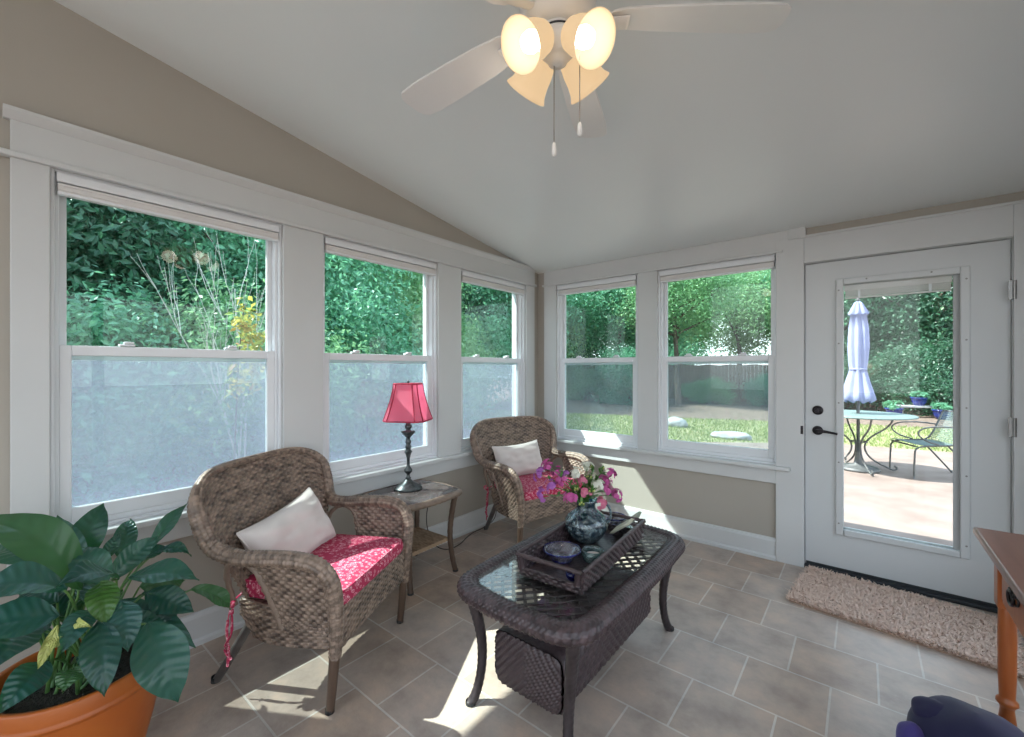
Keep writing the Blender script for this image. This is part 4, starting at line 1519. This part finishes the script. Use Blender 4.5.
# ------------------------------------------------------------------ shag mat at the door
rug = thing('door_mat', 'beige shaggy mat lying on the tiles in front of the glazed door', 'mat', (2.615, -.352, 0), math.radians(-6.8))
rw, rh = .435, .268
g = G().prism(rrect(rw, rh, .02, 3), lambda p, q, t: (p, q, t), 0, .012)
g.obj('backing', 'rugbase', rug)
NT = 22000
r2 = np.random.default_rng(3)
X = r2.uniform(-rw - .004, rw + .004, NT)
Y = r2.uniform(-rh - .006, rh + .006, NT)
a = r2.uniform(0, 2 * PI, NT)
ln = r2.uniform(.014, .032, NT)
lean = r2.uniform(.5, 1.2, NT)
V, F = np.zeros((NT, 6, 3)), []
w_ = .0026
for k, (t_, ww) in enumerate(((0, 1), (.6, 1.1), (1, .6))):
    cx = X + np.cos(a) * ln * lean * t_ ** 1.5
    cy = Y + np.sin(a) * ln * lean * t_ ** 1.5
    cz_ = .010 + ln * t_ * (1 - .35 * lean * t_)
    V[:, 2 * k] = np.stack([cx - np.sin(a) * w_ * ww, cy + np.cos(a) * w_ * ww, cz_], 1)
    V[:, 2 * k + 1] = np.stack([cx + np.sin(a) * w_ * ww, cy - np.cos(a) * w_ * ww, cz_], 1)
for i in range(NT):
    b = 6 * i
    F += [(b, b + 1, b + 3, b + 2), (b + 2, b + 3, b + 5, b + 4)]
g = G()
g.add(V.reshape(-1, 3), F)
stuff(g.obj('pile', 'rug', rug))

# ------------------------------------------------------------------ wooden console on the right
KX, KY, KZ = 2.785, -1.235, .76
KD, KL = .46, 1.15          # depth (x), length (-y)
con = thing('console_table', 'orange-brown wooden console table with drawer and ring pull by the door', 'console table', (KX + KD / 2, KY - KL / 2, 0))
ox, oy = -(KX + KD / 2), -(KY - KL / 2)
g = G()
g.box((KX + ox, KY - KL + oy, KZ - .026), (KX + KD + ox, KY + oy, KZ))
top_ = g.obj('table_top', 'wood_top', con, bevel=.008, seg=3)
g = G()
for f_ in (.33, .66):
    g.box((KX + .02 + ox + KD * f_ - .03, KY - KL + .01 + oy, KZ), (KX + .023 + ox + KD * f_ - .03, KY - .01 + oy, KZ + .0006))
g.obj('plank_joint', 'dark', top_)
ax0, ax1 = KX + .045 + ox, KX + KD - .03 + ox
ay1, ay0 = KY - .045 + oy, KY - KL + .045 + oy
AZ = .545
g = G()
g.box((ax0 + .030, ay0 + .02, AZ), (ax1, ay1 - .02, KZ - .026))
g.box((ax0 + .010, ay0 + .05, AZ), (ax0 + .030, ay1 - .05, AZ + .016)).box((ax0 + .010, ay0 + .05, KZ - .042), (ax0 + .030, ay1 - .05, KZ - .026))
for yq in (ay1 - .058, ay1 - .532, ay1 - 1.004):
    g.box((ax0 + .010, yq - .012, AZ + .016), (ax0 + .030, yq + .012, KZ - .042))
g.obj('apron', 'wood', con, bevel=.003)
for sx, sy in ((0, 0), (0, 1), (1, 0), (1, 1)):
    cx = ax0 + .025 if sx == 0 else ax1 - .025
    cy = ay0 + .025 if sy == 0 else ay1 - .025
    g = G().box((cx - .026, cy - .026, AZ - .02), (cx + .026, cy + .026, KZ - .026))
    l = g.obj('leg', 'wood', con, bevel=.004)
    pr = [(.018, AZ - .018), (.021, AZ - .03), (.0215, AZ - .05), (.0225, .42), (.0215, .30), (.0195, .235), (.019, .225), (.026, .218), (.027, .208), (.020, .20), (.017, .19), (.020, .16), (.025, .12), (.023, .07), (.016, .02), (.014, 0), (.0001, 0)]
    G().lathe(pr[::-1], 26, (cx, cy, 0)).obj('turned_post', 'wood', l, smooth=True)
for k, (ya, yb) in enumerate(((ay1 - .074, ay1 - .516), (ay1 - .548, ay1 - .988))):
    g = G().box((ax0 + .004, yb, AZ + .020), (ax0 + .0295, ya, KZ - .046))
    d_ = g.obj('drawer', 'wood', con, bevel=.005)
    yc = (ya + yb) / 2
    yc = hit(1014, 592, 'x', ax0 - ox)[1] + oy if k == 0 else yc
    zc = (AZ + KZ - .02) / 2
    g = G()
    th = np.linspace(0, 2 * PI, 31)[:-1]
    for q in (-.026, .026):
        g.lathe([(.0001, -.012), (.006, -.011), (.009, -.004), (.012, 0)], 12, (ax0 + .004, yc + q, zc + .012), (1, 0, 0))
    g.tube(stack(np.full_like(th, ax0 - .007), yc + np.cos(th) * .028, zc - .004 + np.sin(th) * .020), .0045, 8, closed=True)
    g.tube(stack(np.full_like(th, ax0 + .001), yc + np.cos(th) * .044, zc + np.sin(th) * .020), .003, 6, closed=True)
    g.obj('ring_pull', 'bronze', d_, smooth=True)

# ------------------------------------------------------------------ dark blue plush on the floor, bottom right
p = hit(976, 766, 'z', .08)
pl_ = thing('plush_cushion', 'dark navy blue plush cushion with rounded lobes on the floor by the console table', 'cushion', (p[0], p[1], 0))
def blob(c, r, ax_dir=0, seed=1):
    g = G()
    rows = []
    for i in range(17):
        f_ = -PI / 2 + PI * i / 16
        row = []
        for j in range(32):
            t_ = j * 2 * PI / 32
            d = np.array([math.cos(f_) * math.cos(t_), math.cos(f_) * math.sin(t_), math.sin(f_)])
            k = 1 + .09 * noise.noise(Vector(d * 1.6 + seed))
            row.append(np.array(c) + d * np.array(r) * k)
        rows.append(row)
    g.grid(np.array(rows), cv=True)
    return g
ru, fu = RT[:2], FW[:2]
def P2(a, b, z):
    return (ru[0] * a + fu[0] * b, ru[1] * a + fu[1] * b, z)
b_ = blob((0, 0, .125), (.16, .15, .120), seed=2).obj('cushion_body', 'navy', pl_, smooth=True)
blob(P2(-.158, .045, .12), (.04, .045, .055), seed=5).obj('lobe', 'purple', pl_, smooth=True)
blob(P2(-.205, -.06, .07), (.065, .06, .06), seed=8).obj('lobe', 'purple', pl_, smooth=True)
blob(P2(-.055, .06, .185), (.07, .06, .045), seed=11).obj('lobe', 'navy', pl_, smooth=True)

# ------------------------------------------------------------------ outside: ground
GZ = -.12
M['mulch'] = pbr('mulch_ground', (.09, .065, .05), (.24, .18, .14), .95, nscale=9, detail=8, bump=.6, bscale=40)
M['patio'] = pbr('patio_concrete', (.20, .15, .125), (.27, .215, .185), .8, nscale=3, detail=8, bump=.1, bscale=30)
M['lawn'] = pbr('lawn_ground', (.17, .19, .07), (.36, .34, .20), .95, nscale=3.5, detail=8, bump=.5, bscale=60)
M['stone'] = pbr('grey_stone', (.30, .31, .32), (.44, .45, .46), .8, nscale=7, bump=.3, bscale=20)
M['fence'] = pbr('weathered_fence', (.16, .11, .08), (.27, .20, .15), .85, nscale=6, stretch=(6, 6, .5))
M['bark'] = pbr('tree_bark', (.06, .05, .04), (.14, .115, .09), .9, nscale=14, stretch=(1, 1, .25), bump=.6, bscale=30)
M['paletwig'] = pbr('pale_twig', (.50, .50, .46), (.62, .61, .57), .8, nscale=20)
structure(G().box((-45, -30, GZ - .3), (45, 45, GZ - .012)).obj('ground', 'mulch'))
g = G()
ptx = [(-1.2, .17), (9, .17), (9, 7.6), (2.2, 6.9), (-1.2, 4.6)]
g.prism(ptx, lambda p, q, t: (p, q, t), GZ - .1, GZ)
structure(g.obj('patio', 'patio'))
structure(G().box((-6, -22, GZ - .1), (16, YF - .15, GZ)).obj('bounce_paving', 'patio'))  # unseen pale slab, added to bounce sunlight up to the ceiling
g = G()
lw = [(-8.5, 3.2), (-1.2, 4.6), (2.2, 6.9), (9, 7.6), (12, 12), (2.6, 10.8), (-1.5, 9.4), (-8, 7.5)]
g.prism(lw, lambda p, q, t: (p, q, t), GZ - .1, GZ - .006)
structure(g.obj('lawn', 'lawn'))
M['grass'] = leafy('lawn_grass', [(.16, .22, .07), (.26, .32, .12), (.38, .40, .20), (.20, .28, .09)], (.32, .42, .14), .35, .6)
r2 = np.random.default_rng(5)
def inpoly(x, y, poly):
    ins = np.zeros(len(x), bool)
    n = len(poly)
    for i in range(n):
        x0, y0 = poly[i]; x1, y1 = poly[(i + 1) % n]
        c = ((y0 > y) != (y1 > y)) & (x < (x1 - x0) * (y - y0) / (y1 - y0 + 1e-12) + x0)
        ins ^= c
    return ins
X, Y = r2.uniform(-8, 9, 60000), r2.uniform(3, 14, 60000)
k = inpoly(X, Y, lw)
X, Y = X[k][:26000], Y[k][:26000]
n_ = len(X)
a = r2.uniform(0, 2 * PI, n_)
h_ = r2.uniform(.03, .075, n_)
V = np.zeros((n_, 3, 3))
V[:, 0] = np.stack([X - np.cos(a) * .014, Y - np.sin(a) * .014, np.full(n_, GZ - .01)], 1)
V[:, 1] = np.stack([X + np.cos(a) * .014, Y + np.sin(a) * .014, np.full(n_, GZ - .01)], 1)
V[:, 2] = np.stack([X + r2.normal(0, .025, n_), Y + r2.normal(0, .025, n_), GZ + h_], 1)
g = G()
g.add(V.reshape(-1, 3), [(3 * i, 3 * i + 1, 3 * i + 2) for i in range(n_)])
gr = stuff(g.obj('grass', 'grass'))
tag(gr, 'sunlit mown grass growing beyond the patio', 'grass')

# ------------------------------------------------------------------ outside: trees and shrubs
GREENS = {
    'teal': leafy('teal_green_leaves', [(.045, .17, .11), (.10, .31, .19), (.19, .44, .28), (.07, .24, .15)], (.24, .58, .32), .38, .4),
    'mid': leafy('mid_green_leaves', [(.07, .20, .10), (.15, .34, .17), (.27, .48, .23), (.11, .27, .13)], (.34, .62, .30), .38, .4),
    'light': leafy('light_green_leaves', [(.12, .27, .14), (.20, .38, .20), (.32, .48, .26), (.15, .32, .16)], (.34, .56, .28), .4, .45),
    'dark': leafy('dark_green_leaves', [(.02, .075, .045), (.045, .13, .08), (.07, .18, .11), (.03, .10, .06)], (.09, .28, .13), .32, .4),
    'autumn': leafy('red_yellow_leaves', [(.45, .16, .07), (.50, .42, .08), (.30, .44, .09), (.22, .42, .10)], (.55, .5, .12), .4, .5),
}


def foliage_mesh(n, rad, size, seed, clumps=26, hollow=.55):
    """n small folded leaves gathered in clumps over an ellipsoid"""
    q = np.random.default_rng(seed)
    d = q.normal(size=(clumps, 3))
    d /= np.linalg.norm(d, axis=1, keepdims=True)
    cr = q.uniform(hollow, 1.0, clumps)[:, None]
    cc = d * cr
    idx = q.integers(0, clumps, n)
    off = q.normal(0, .17, (n, 3))
    p = (cc[idx] + off) * np.array(rad)
    nv = nrmrows(cc[idx] * .5 + off * 1.2 + q.normal(0, .6, (n, 3)) + np.array([0, 0, .35]))
    t = nrmrows(np.cross(nv, q.normal(size=(n, 3))))
    b = np.cross(nv, t)
    s = q.uniform(.6, 1.25, n)[:, None] * size
    V = np.zeros((n, 4, 3))
    V[:, 0] = p - t * s
    V[:, 1] = p + b * s * .46 + nv * s * .15
    V[:, 2] = p + t * s
    V[:, 3] = p - b * s * .46 + nv * s * .15
    F = [(4 * i, 4 * i + 1, 4 * i + 2, 4 * i + 3) for i in range(n)]
    return V.reshape(-1, 3), F


def nrmrows(a):
    return a / np.maximum(np.linalg.norm(a, axis=1, keepdims=True), 1e-9)


FM = {}


def get_fol(key):
    if key not in FM:
        kind, var = key
        if kind == 'tree':
            V, F = foliage_mesh(42000, (1, 1, 1), .026, 10 + var, 60, .45)
        else:
            V, F = foliage_mesh(22000, (1, 1, 1), .034, 50 + var, 40, .5)
        me = bpy.data.meshes.new('foliage')
        me.from_pydata(V.tolist(), [], F)
        me.update()
        me.materials.append(GREENS['mid'])
        FM[key] = me
    return FM[key]


def plant(name, label, cat, x, y, rad, zc, green, kind, var, group, trunk_r=.10, rz=0.0, leafscale=1):
    t = thing(name, label, cat, (x, y, GZ - .02), rz, group)
    me = get_fol((kind, var))
    f = bpy.data.objects.new('foliage', me)
    COL.objects.link(f)
    f.material_slots[0].link = 'OBJECT'
    f.material_slots[0].material = GREENS[green]
    f.parent = t
    f.location = (0, 0, zc)
    f.scale = rad
    g = G()
    q = random.Random(int(abs(x * 31 + y * 17)) + var)
    if kind == 'tree':
        P = smooth_path([(0, 0, -.05), (q.uniform(-.1, .1), q.uniform(-.1, .1), zc * .4), (q.uniform(-.2, .2), q.uniform(-.2, .2), zc * .8), (q.uniform(-.2, .2), q.uniform(-.2, .2), zc + rad[2] * .4)], 2)
        g.tube(resample(P, .2), [trunk_r, trunk_r * .75, trunk_r * .5, trunk_r * .2], 9)
        for k in range(6):
            a = q.random() * 6.28
            z0 = zc * q.uniform(.5, .95)
            g.tube(resample(smooth_path([(0, 0, z0), (math.cos(a) * rad[0] * .4, math.sin(a) * rad[1] * .4, z0 + rad[2] * .25), (math.cos(a) * rad[0] * .8, math.sin(a) * rad[1] * .8, z0 + rad[2] * .45)], 2), .15), [trunk_r * .45, trunk_r * .1], 6)
        g.obj('trunk', 'bark', t, smooth=True)
    else:
        for k in range(6):
            a = q.random() * 6.28
            g.tube(resample(smooth_path([(0, 0, -.05), (math.cos(a) * rad[0] * .3, math.sin(a) * rad[1] * .3, zc * .6), (math.cos(a) * rad[0] * .6, math.sin(a) * rad[1] * .6, zc * 1.1)], 2), .1), [.02, .006], 6)
        g.obj('stems', 'bark', t, smooth=True)
    return t


gsL, gtL = 'shrubs along the left side yard', 'trees beyond the left side yard'
gsB, gtB = 'shrubs at the far edge of the lawn', 'trees beyond the back lawn'
LS = 'dense green shrub growing in the side yard beyond the left windows'
LT = 'tall leafy tree standing behind the shrubs beyond the left windows'
BS = 'dark green shrub at the far edge of the back lawn'
BT = 'tall leafy tree standing beyond the back lawn and fence'
SHR = [(-4.2, -4.4, (1.3, 1.3, 1.3), 1.2, 'mid'), (-4.6, -2.6, (1.4, 1.4, 1.35), 1.2, 'teal'), (-4.0, -.9, (1.3, 1.3, 1.25), 1.15, 'mid'), (-4.4, .8, (1.4, 1.4, 1.5), 1.35, 'teal'),
       (-5.2, 2.4, (1.5, 1.5, 1.5), 1.4, 'light'), (-6.3, 4.4, (1.5, 1.5, 1.6), 1.5, 'mid'), (-5.0, -6.2, (1.4, 1.4, 1.4), 1.3, 'teal'),
       (-7.4, 6.6, (1.6, 1.6, 1.7), 1.5, 'teal')]
for i, (x, y, r_, z_, c) in enumerate(SHR):
    plant('shrub', LS, 'shrub', x, y, r_, z_, c, 'shrub', i % 4, gsL, rz=i * 1.3)
TRL = [(-7.0, -5.6, (2.6, 2.6, 2.6), 3.3, 'teal'), (-7.4, -2.6, (2.6, 2.6, 2.5), 3.3, 'dark'), (-6.8, .2, (2.4, 2.4, 2.5), 3.3, 'teal'), (-8.2, 3.0, (2.8, 2.8, 2.8), 3.5, 'mid'), (-10, 6.2, (3.2, 3.2, 3.0), 3.6, 'dark'), (-10.5, -.9, (3.2, 3.2, 3.4), 4.2, 'dark'), (-9, -8, (3, 3, 3), 3.6, 'dark'),
       (-9.5, 9.5, (3.2, 3.2, 3.2), 3.8, 'teal')]
for i, (x, y, r_, z_, c) in enumerate(TRL):
    plant('leafy_tree', LT, 'tree', x, y, r_, z_, c, 'tree', i % 4, gtL, rz=i * .9)
SHB = [(-2.6, 15.6, (1.1, .7, .6), .5, 'mid'), (-.3, 15.8, (.9, .7, .75), .65, 'teal'), (-7.6, 14.2, (1.4, 1.1, .9), .8, 'mid'), (-5.0, 13.2, (1.5, 1.4, 1.3), 1.1, 'teal'), (1.6, 15.6, (1.6, 1.3, 1.0), .9, 'dark'), (4.0, 15.8, (1.7, 1.4, 1.3), 1.2, 'dark'), (6.6, 15.6, (1.7, 1.4, 1.4), 1.3, 'teal'), (9.3, 15.6, (1.8, 1.5, 1.5), 1.4, 'dark')]
for i, (x, y, r_, z_, c) in enumerate(SHB):
    plant('shrub', BS, 'shrub', x, y, r_, z_, c, 'shrub', i % 4, gsB, rz=i * 1.1)
TRB = [(-6.5, 15.5, (3.0, 3.0, 2.6), 4.4, 'teal'), (-2.2, 19.8, (3.2, 2.8, 2.5), 4.9, 'light'), (1.6, 19.4, (3.0, 2.6, 2.6), 4.8, 'teal'), (4.6, 18.2, (3.2, 3.0, 3.2), 4.2, 'dark'), (8.0, 18.6, (3.4, 3.2, 3.4), 4.4, 'mid'), (11.5, 18.0, (3.4, 3.2, 3.6), 4.4, 'dark'),
       (-3.2, 14.0, (2.2, 2.2, 1.8), 4.6, 'mid'), (3.2, 25, (3.6, 3.4, 4.5), 5.4, 'teal'), (-8, 25, (4, 3, 4), 4.4, 'teal'), (-14, 22, (4, 4, 4), 4.6, 'dark'), (-11, 13.5, (3.4, 3.4, 3.2), 4.2, 'mid'), (8.5, 26, (4, 4, 5), 6.5, 'teal')]
for i, (x, y, r_, z_, c) in enumerate(TRB):
    plant('leafy_tree', BT, 'tree', x, y, r_, z_, c, 'tree', (i + 1) % 4, gtB, trunk_r=.13, rz=i * .7)

# bare pale-branched shrub and the new red-yellow shoots outside the widest window
t = thing('bare_shrub', 'bare pale-branched shrub standing outside the widest left window', 'shrub', (-3.0, -1.60, GZ - .02))
g = G()
q = random.Random(4)
def branch(p, d, L, r, lev):
    P = [np.array(p)]
    for k in range(4):
        d = nrm(d + np.array([q.uniform(-.14, .14), q.uniform(-.14, .14), q.uniform(-.04, .10)]))
        P.append(P[-1] + d * L / 4)
    g.tube(P, [r, r * .6], 5)
    if lev:
        for k in range(3):
            i = q.randint(1, 4)
            branch(P[i], nrm(d + np.array([q.uniform(-.35, .35), q.uniform(-.35, .35), q.uniform(0, .5)])), L * q.uniform(.5, .7), r * .55, lev - 1)
for k in range(3):
    a = k * 2.1
    branch((0, 0, 0), nrm((math.cos(a) * .08, math.sin(a) * .10, 1)), 1.8, .012, 3)
g.obj('branches', 'paletwig', t)
t = thing('sapling', 'slender sapling with red and yellow new leaves outside the widest left window', 'sapling', (-2.0, -2.02, GZ - .02))
G().tube(resample(smooth_path([(0, 0, 0), (.03, .02, .8), (.0, .06, 1.6), (.02, .1, 2.05)], 2), .1), [.012, .004], 6).obj('stems', 'bark', t, smooth=True)
V, F = foliage_mesh(300, (.16, .20, .42), .045, 91, 12, .3)
g = G()
g.add(V + np.array([0, .08, 1.62]), F)
g.obj('foliage', GREENS['autumn'], t)

# ------------------------------------------------------------------ outside: fence, rock, pots, bench, table, umbrella, chair
t = thing('wooden_fence', 'weathered brown board fence across the far end of the back lawn', 'fence', (-4, 16.8, GZ - .02))
g = G()
x = -9.5
while x < 9.5:
    g.box((x, -.012, .05), (x + .135, .012, 1.62 + .02 * math.sin(x * 7)))
    x += .142
g.obj('boards', 'fence', t)
g = G()
for z in (.35, 1.3):
    g.box((-9.5, .012, z), (9.5, .05, z + .09))
g.obj('rails', 'fence', t)
for x in np.arange(-9.5, 9.6, 2.37):
    G().box((x - .05, .05, 0), (x + .05, .15, 1.7)).obj('post', 'fence', t)

def rock(label, c, r, seed):
    g = G()
    rows = []
    for i in range(13):
        f_ = -PI / 2 + PI * i / 12
        rows.append([np.array([math.cos(f_) * math.cos(a), math.cos(f_) * math.sin(a), math.sin(f_)]) * np.array(r) * (1 + .22 * noise.noise((math.cos(f_) * math.cos(a) * 1.7 + seed, math.cos(f_) * math.sin(a) * 1.7, math.sin(f_) * 1.7))) for a in np.linspace(0, 2 * PI, 25)[:-1]])
    g.grid(np.array(rows), cv=True)
    o = g.obj('landscape_rock', 'stone', None, smooth=True, loc=c)
    return tag(o, label, 'rock')
rock('flat pale rock on the grass near the house, seen through the window beside the door', (.35, 6.3, GZ + .05), (.42, .20, .09), 3)
rock('smaller pale rock on the grass farther from the house than the flat one', (-1.1, 7.4, GZ + .08), (.26, .20, .16), 9)

M['bluepot'] = pbr('cobalt_glazed_pot', (.010, .025, .17), (.02, .045, .26), .2, nscale=5)
def bpot(label, x, y, r, zb):
    t = thing('blue_planter', label, 'planter', (x, y, zb), 0, 'cobalt planters by the lawn')
    G().lathe([(.0001, 0), (r * .62, 0), (r * .85, r * .55), (r * .95, r * 1.1), (r * 1.06, r * 1.15), (r * 1.06, r * 1.28), (r * .92, r * 1.28), (r * .85, r * 1.1), (.0001, r * 1.1)], 28).obj('planter_body', 'bluepot', t, smooth=True)
    V, F = foliage_mesh(500, (r * 1.2, r * 1.2, r * .6), .06, int(x * 10) % 90, 9, .4)
    g = G()
    g.add(V + np.array([0, 0, r * 1.65]), F)
    g.obj('planter_foliage', GREENS['teal'], t)
pz = lambda u, v: hit(u, v, 'z', GZ)
p = pz(894, 417)
bpot('cobalt blue planter on the ground beside the garden bench, nearest the umbrella', p[0], p[1], .21, GZ)
p3 = pz(942, 419)
bpot('cobalt blue planter on the ground at the bench end away from the umbrella', p3[0], p3[1], .21, GZ)
pb = pz(919, 417)
t = thing('garden_bench', 'low grey garden bench between the cobalt planters', 'bench', (pb[0], pb[1], GZ), math.radians(20))
G().box((-.62, -.16, .28), (.62, .16, .34)).obj('seat', 'stone', t, bevel=.01)
for sx in (-1, 1):
    G().box((sx * .48 - .05, -.13, 0), (sx * .48 + .05, .13, .28)).obj('leg', 'stone', t, bevel=.01)
bpot('cobalt blue planter standing up on the garden bench', pb[0], pb[1], .19, GZ + .34)

M['outmetal'] = pbr('grey_patio_metal', (.085, .09, .09), (.14, .15, .15), .5, .3, nscale=20)
M['meshtop'] = pbr('patio_table_top', (.14, .21, .205), (.20, .28, .265), .5, .2, nscale=30)
M['canvas'] = pbr('blue_grey_canvas', (.27, .31, .50), (.36, .40, .60), .85, nscale=6, trans=((.4, .45, .7), .2))
TX, TY, TH = 2.43, 4.42, .80
t = thing('patio_table', 'round grey metal patio table with scrolled legs outside the glazed door', 'patio table', (TX, TY, GZ))
R_ = .62
g = G().lathe([(.03, TH), (R_, TH), (R_ + .012, TH - .006), (R_ + .012, TH - .02), (R_, TH - .026), (R_ - .02, TH - .012), (.03, TH - .012)], 48)
g.obj('table_top', 'meshtop', t, smooth=True)
for k in range(4):
    a = math.radians(20 + 90 * k)
    d = np.array([math.cos(a), math.sin(a), 0])
    P = [d * .42 + np.array([0, 0, TH - .03]), d * .36 + np.array([0, 0, .62]), d * .12 + np.array([0, 0, .46]), d * .06 + np.array([0, 0, .32]), d * .14 + np.array([0, 0, .16]), d * .36 + np.array([0, 0, .04]), d * .42 + np.array([0, 0, .015]), d * .46 + np.array([0, 0, .05]), d * .42 + np.array([0, 0, .08])]
    G().tube(resample(smooth_path(P, 3), .03), .012, 8).obj('leg', 'outmetal', t, smooth=True)
th = np.linspace(0, 2 * PI, 33)[:-1]
G().tube(stack(np.cos(th) * .10, np.sin(th) * .10, np.full_like(th, .40)), .009, 6, closed=True).obj('leg_ring', 'outmetal', t, smooth=True)
t = thing('patio_umbrella', 'closed blue-grey patio umbrella standing through the patio table', 'umbrella', (TX, TY, GZ))
G().tube([(0, 0, .03), (0, 0, 2.38)], .02, 12).obj('pole', 'outmetal', t, smooth=True)
G().lathe([(.0001, 0), (.24, 0), (.25, .02), (.22, .05), (.05, .09), (.035, .2), (.028, .26)], 28).obj('base', 'outmetal', t, smooth=True)
rows = []
hs = [(.012, 2.40), (.05, 2.37), (.13, 2.22), (.125, 2.20), (.10, 2.19), (.125, 2.0), (.135, 1.75), (.12, 1.52), (.105, 1.42), (.15, 1.25), (.20, 1.08), (.225, .98), (.20, .97)]
for r_, z_ in [(q_ * .80, w_) for q_, w_ in hs]:
    rows.append([(math.cos(a) * r_ * (1 + .16 * math.cos(8 * a) + .05 * math.sin(3 * a + z_ * 4)), math.sin(a) * r_ * (1 + .16 * math.cos(8 * a) + .05 * math.sin(3 * a + z_ * 4)), z_ + .02 * math.cos(8 * a) * (1 if z_ < 1.1 else .3)) for a in np.linspace(0, 2 * PI, 65)[:-1]])
c_ = G().grid(np.array(rows), cv=True).obj('canopy', 'canvas', t, smooth=True)
th = np.linspace(0, 2 * PI, 33)[:-1]
G().tube(stack(np.cos(th) * .090, np.sin(th) * .090, np.full_like(th, 1.43)), .014, 6, closed=True).obj('tie_strap', 'canvas', c_, smooth=True)
G().lathe([(.004, 2.39), (.02, 2.40), (.022, 2.43), (.001, 2.46)], 12).obj('finial', 'outmetal', t, smooth=True)

cp = hit(925, 475, 'z', GZ)
t = thing('patio_chair', 'grey metal mesh patio chair beside the patio table outside', 'patio chair', (cp[0], cp[1], GZ), math.radians(205))
# local: faces +x
for sy in (-1, 1):
    y = sy * .26
    P = smooth_path([(.27, y, 0), (.26, y, .30), (.25, y, .42), (-.05, y, .44), (-.20, y, .45), (-.36, y, .86)], 2)
    G().tube(resample(P, .03), .011, 8).obj('side_frame', 'outmetal', t, smooth=True)
    P = smooth_path([(-.10, y, .44), (-.30, y, .20), (-.46, y, 0)], 2)
    G().tube(resample(P, .03), .011, 8).obj('leg', 'outmetal', t, smooth=True)
    P = smooth_path([(-.30, y * 1.08, .66), (-.10, y * 1.1, .69), (.16, y * 1.1, .68), (.26, y * 1.1, .60), (.16, y * 1.05, .50), (.0, y, .45)], 3)
    G().tube(resample(P, .03), .010, 8).obj('armrest', 'outmetal', t, smooth=True)
def lattice(name, fn, nu, nv, r=.003):
    g = G()
    for i in range(nu + 1):
        g.tube(np.array([fn(i / nu, j / 8) for j in range(9)]), r, 4)
    for j in range(nv + 1):
        g.tube(np.array([fn(i / 8, j / nv) for i in range(9)]), r, 4)
    return g.obj(name, 'meshtop', t)
lattice('seat', lambda u, v: (-.20 + u * .45, -.26 + v * .52, .45 - .02 * math.sin(PI * u)), 18, 20)
lattice('backrest', lambda u, v: (-.20 - u * .16, -.26 + v * .52, .46 + u * .40), 16, 20)
g = G()
g.tube([(.25, -.26, .42), (.25, .26, .42)], .011, 8).tube([(-.36, -.26, .86), (-.36, .26, .86)], .011, 8)
g.obj('cross_bar', 'outmetal', t)

# ------------------------------------------------------------------ light
w = bpy.data.worlds.new('world')
sc.world = w
w.use_nodes = True
nt = w.node_tree
nt.nodes.clear()
out = nt.nodes.new('ShaderNodeOutputWorld')
bg = nt.nodes.new('ShaderNodeBackground')
tc = nt.nodes.new('ShaderNodeTexCoord')
sx = nt.nodes.new('ShaderNodeSeparateXYZ')
nt.links.new(tc.outputs['Generated'], sx.inputs[0])
cr = nt.nodes.new('ShaderNodeValToRGB')
cr.color_ramp.elements[0].position = 0.0
cr.color_ramp.elements[0].color = (.95, .97, 1, 1)
cr.color_ramp.elements[1].position = .7
cr.color_ramp.elements[1].color = (.62, .78, 1, 1)
nt.links.new(sx.outputs[2], cr.inputs[0])
nt.links.new(cr.outputs[0], bg.inputs['Color'])
bg.inputs['Strength'].default_value = 3.0
nt.links.new(bg.outputs[0], out.inputs[0])

S = bpy.data.lights.new('sun', 'SUN')
S.energy = 14
S.color = (1, .98, .94)
S.angle = math.radians(.6)
so = bpy.data.objects.new('sun', S)
COL.objects.link(so)
so.rotation_euler = Vector((.766, .46, -1.034)).to_track_quat('-Z', 'Y').to_euler()

cam = bpy.data.cameras.new('camera')
cam.sensor_width = 36
cam.sensor_fit = 'HORIZONTAL'
cam.lens = FPX / 1024 * 36
cam.clip_start = .02
cam.clip_end = 300
co = bpy.data.objects.new('camera', cam)
COL.objects.link(co)
co.location = CAM
co.rotation_euler = (PI / 2, 0, YAW)
sc.camera = co

sc.view_settings.view_transform = 'Standard'
sc.view_settings.look = 'None'
sc.view_settings.gamma = 1
sc.view_settings.exposure = 0
sc.view_settings.use_curve_mapping = False
cy = sc.cycles
cy.max_bounces = 10
cy.diffuse_bounces = 5
cy.glossy_bounces = 4
cy.transmission_bounces = 6
cy.transparent_max_bounces = 24
cy.caustics_reflective = False
cy.caustics_refractive = False
cy.sample_clamp_indirect = 6
cy.use_denoising = True
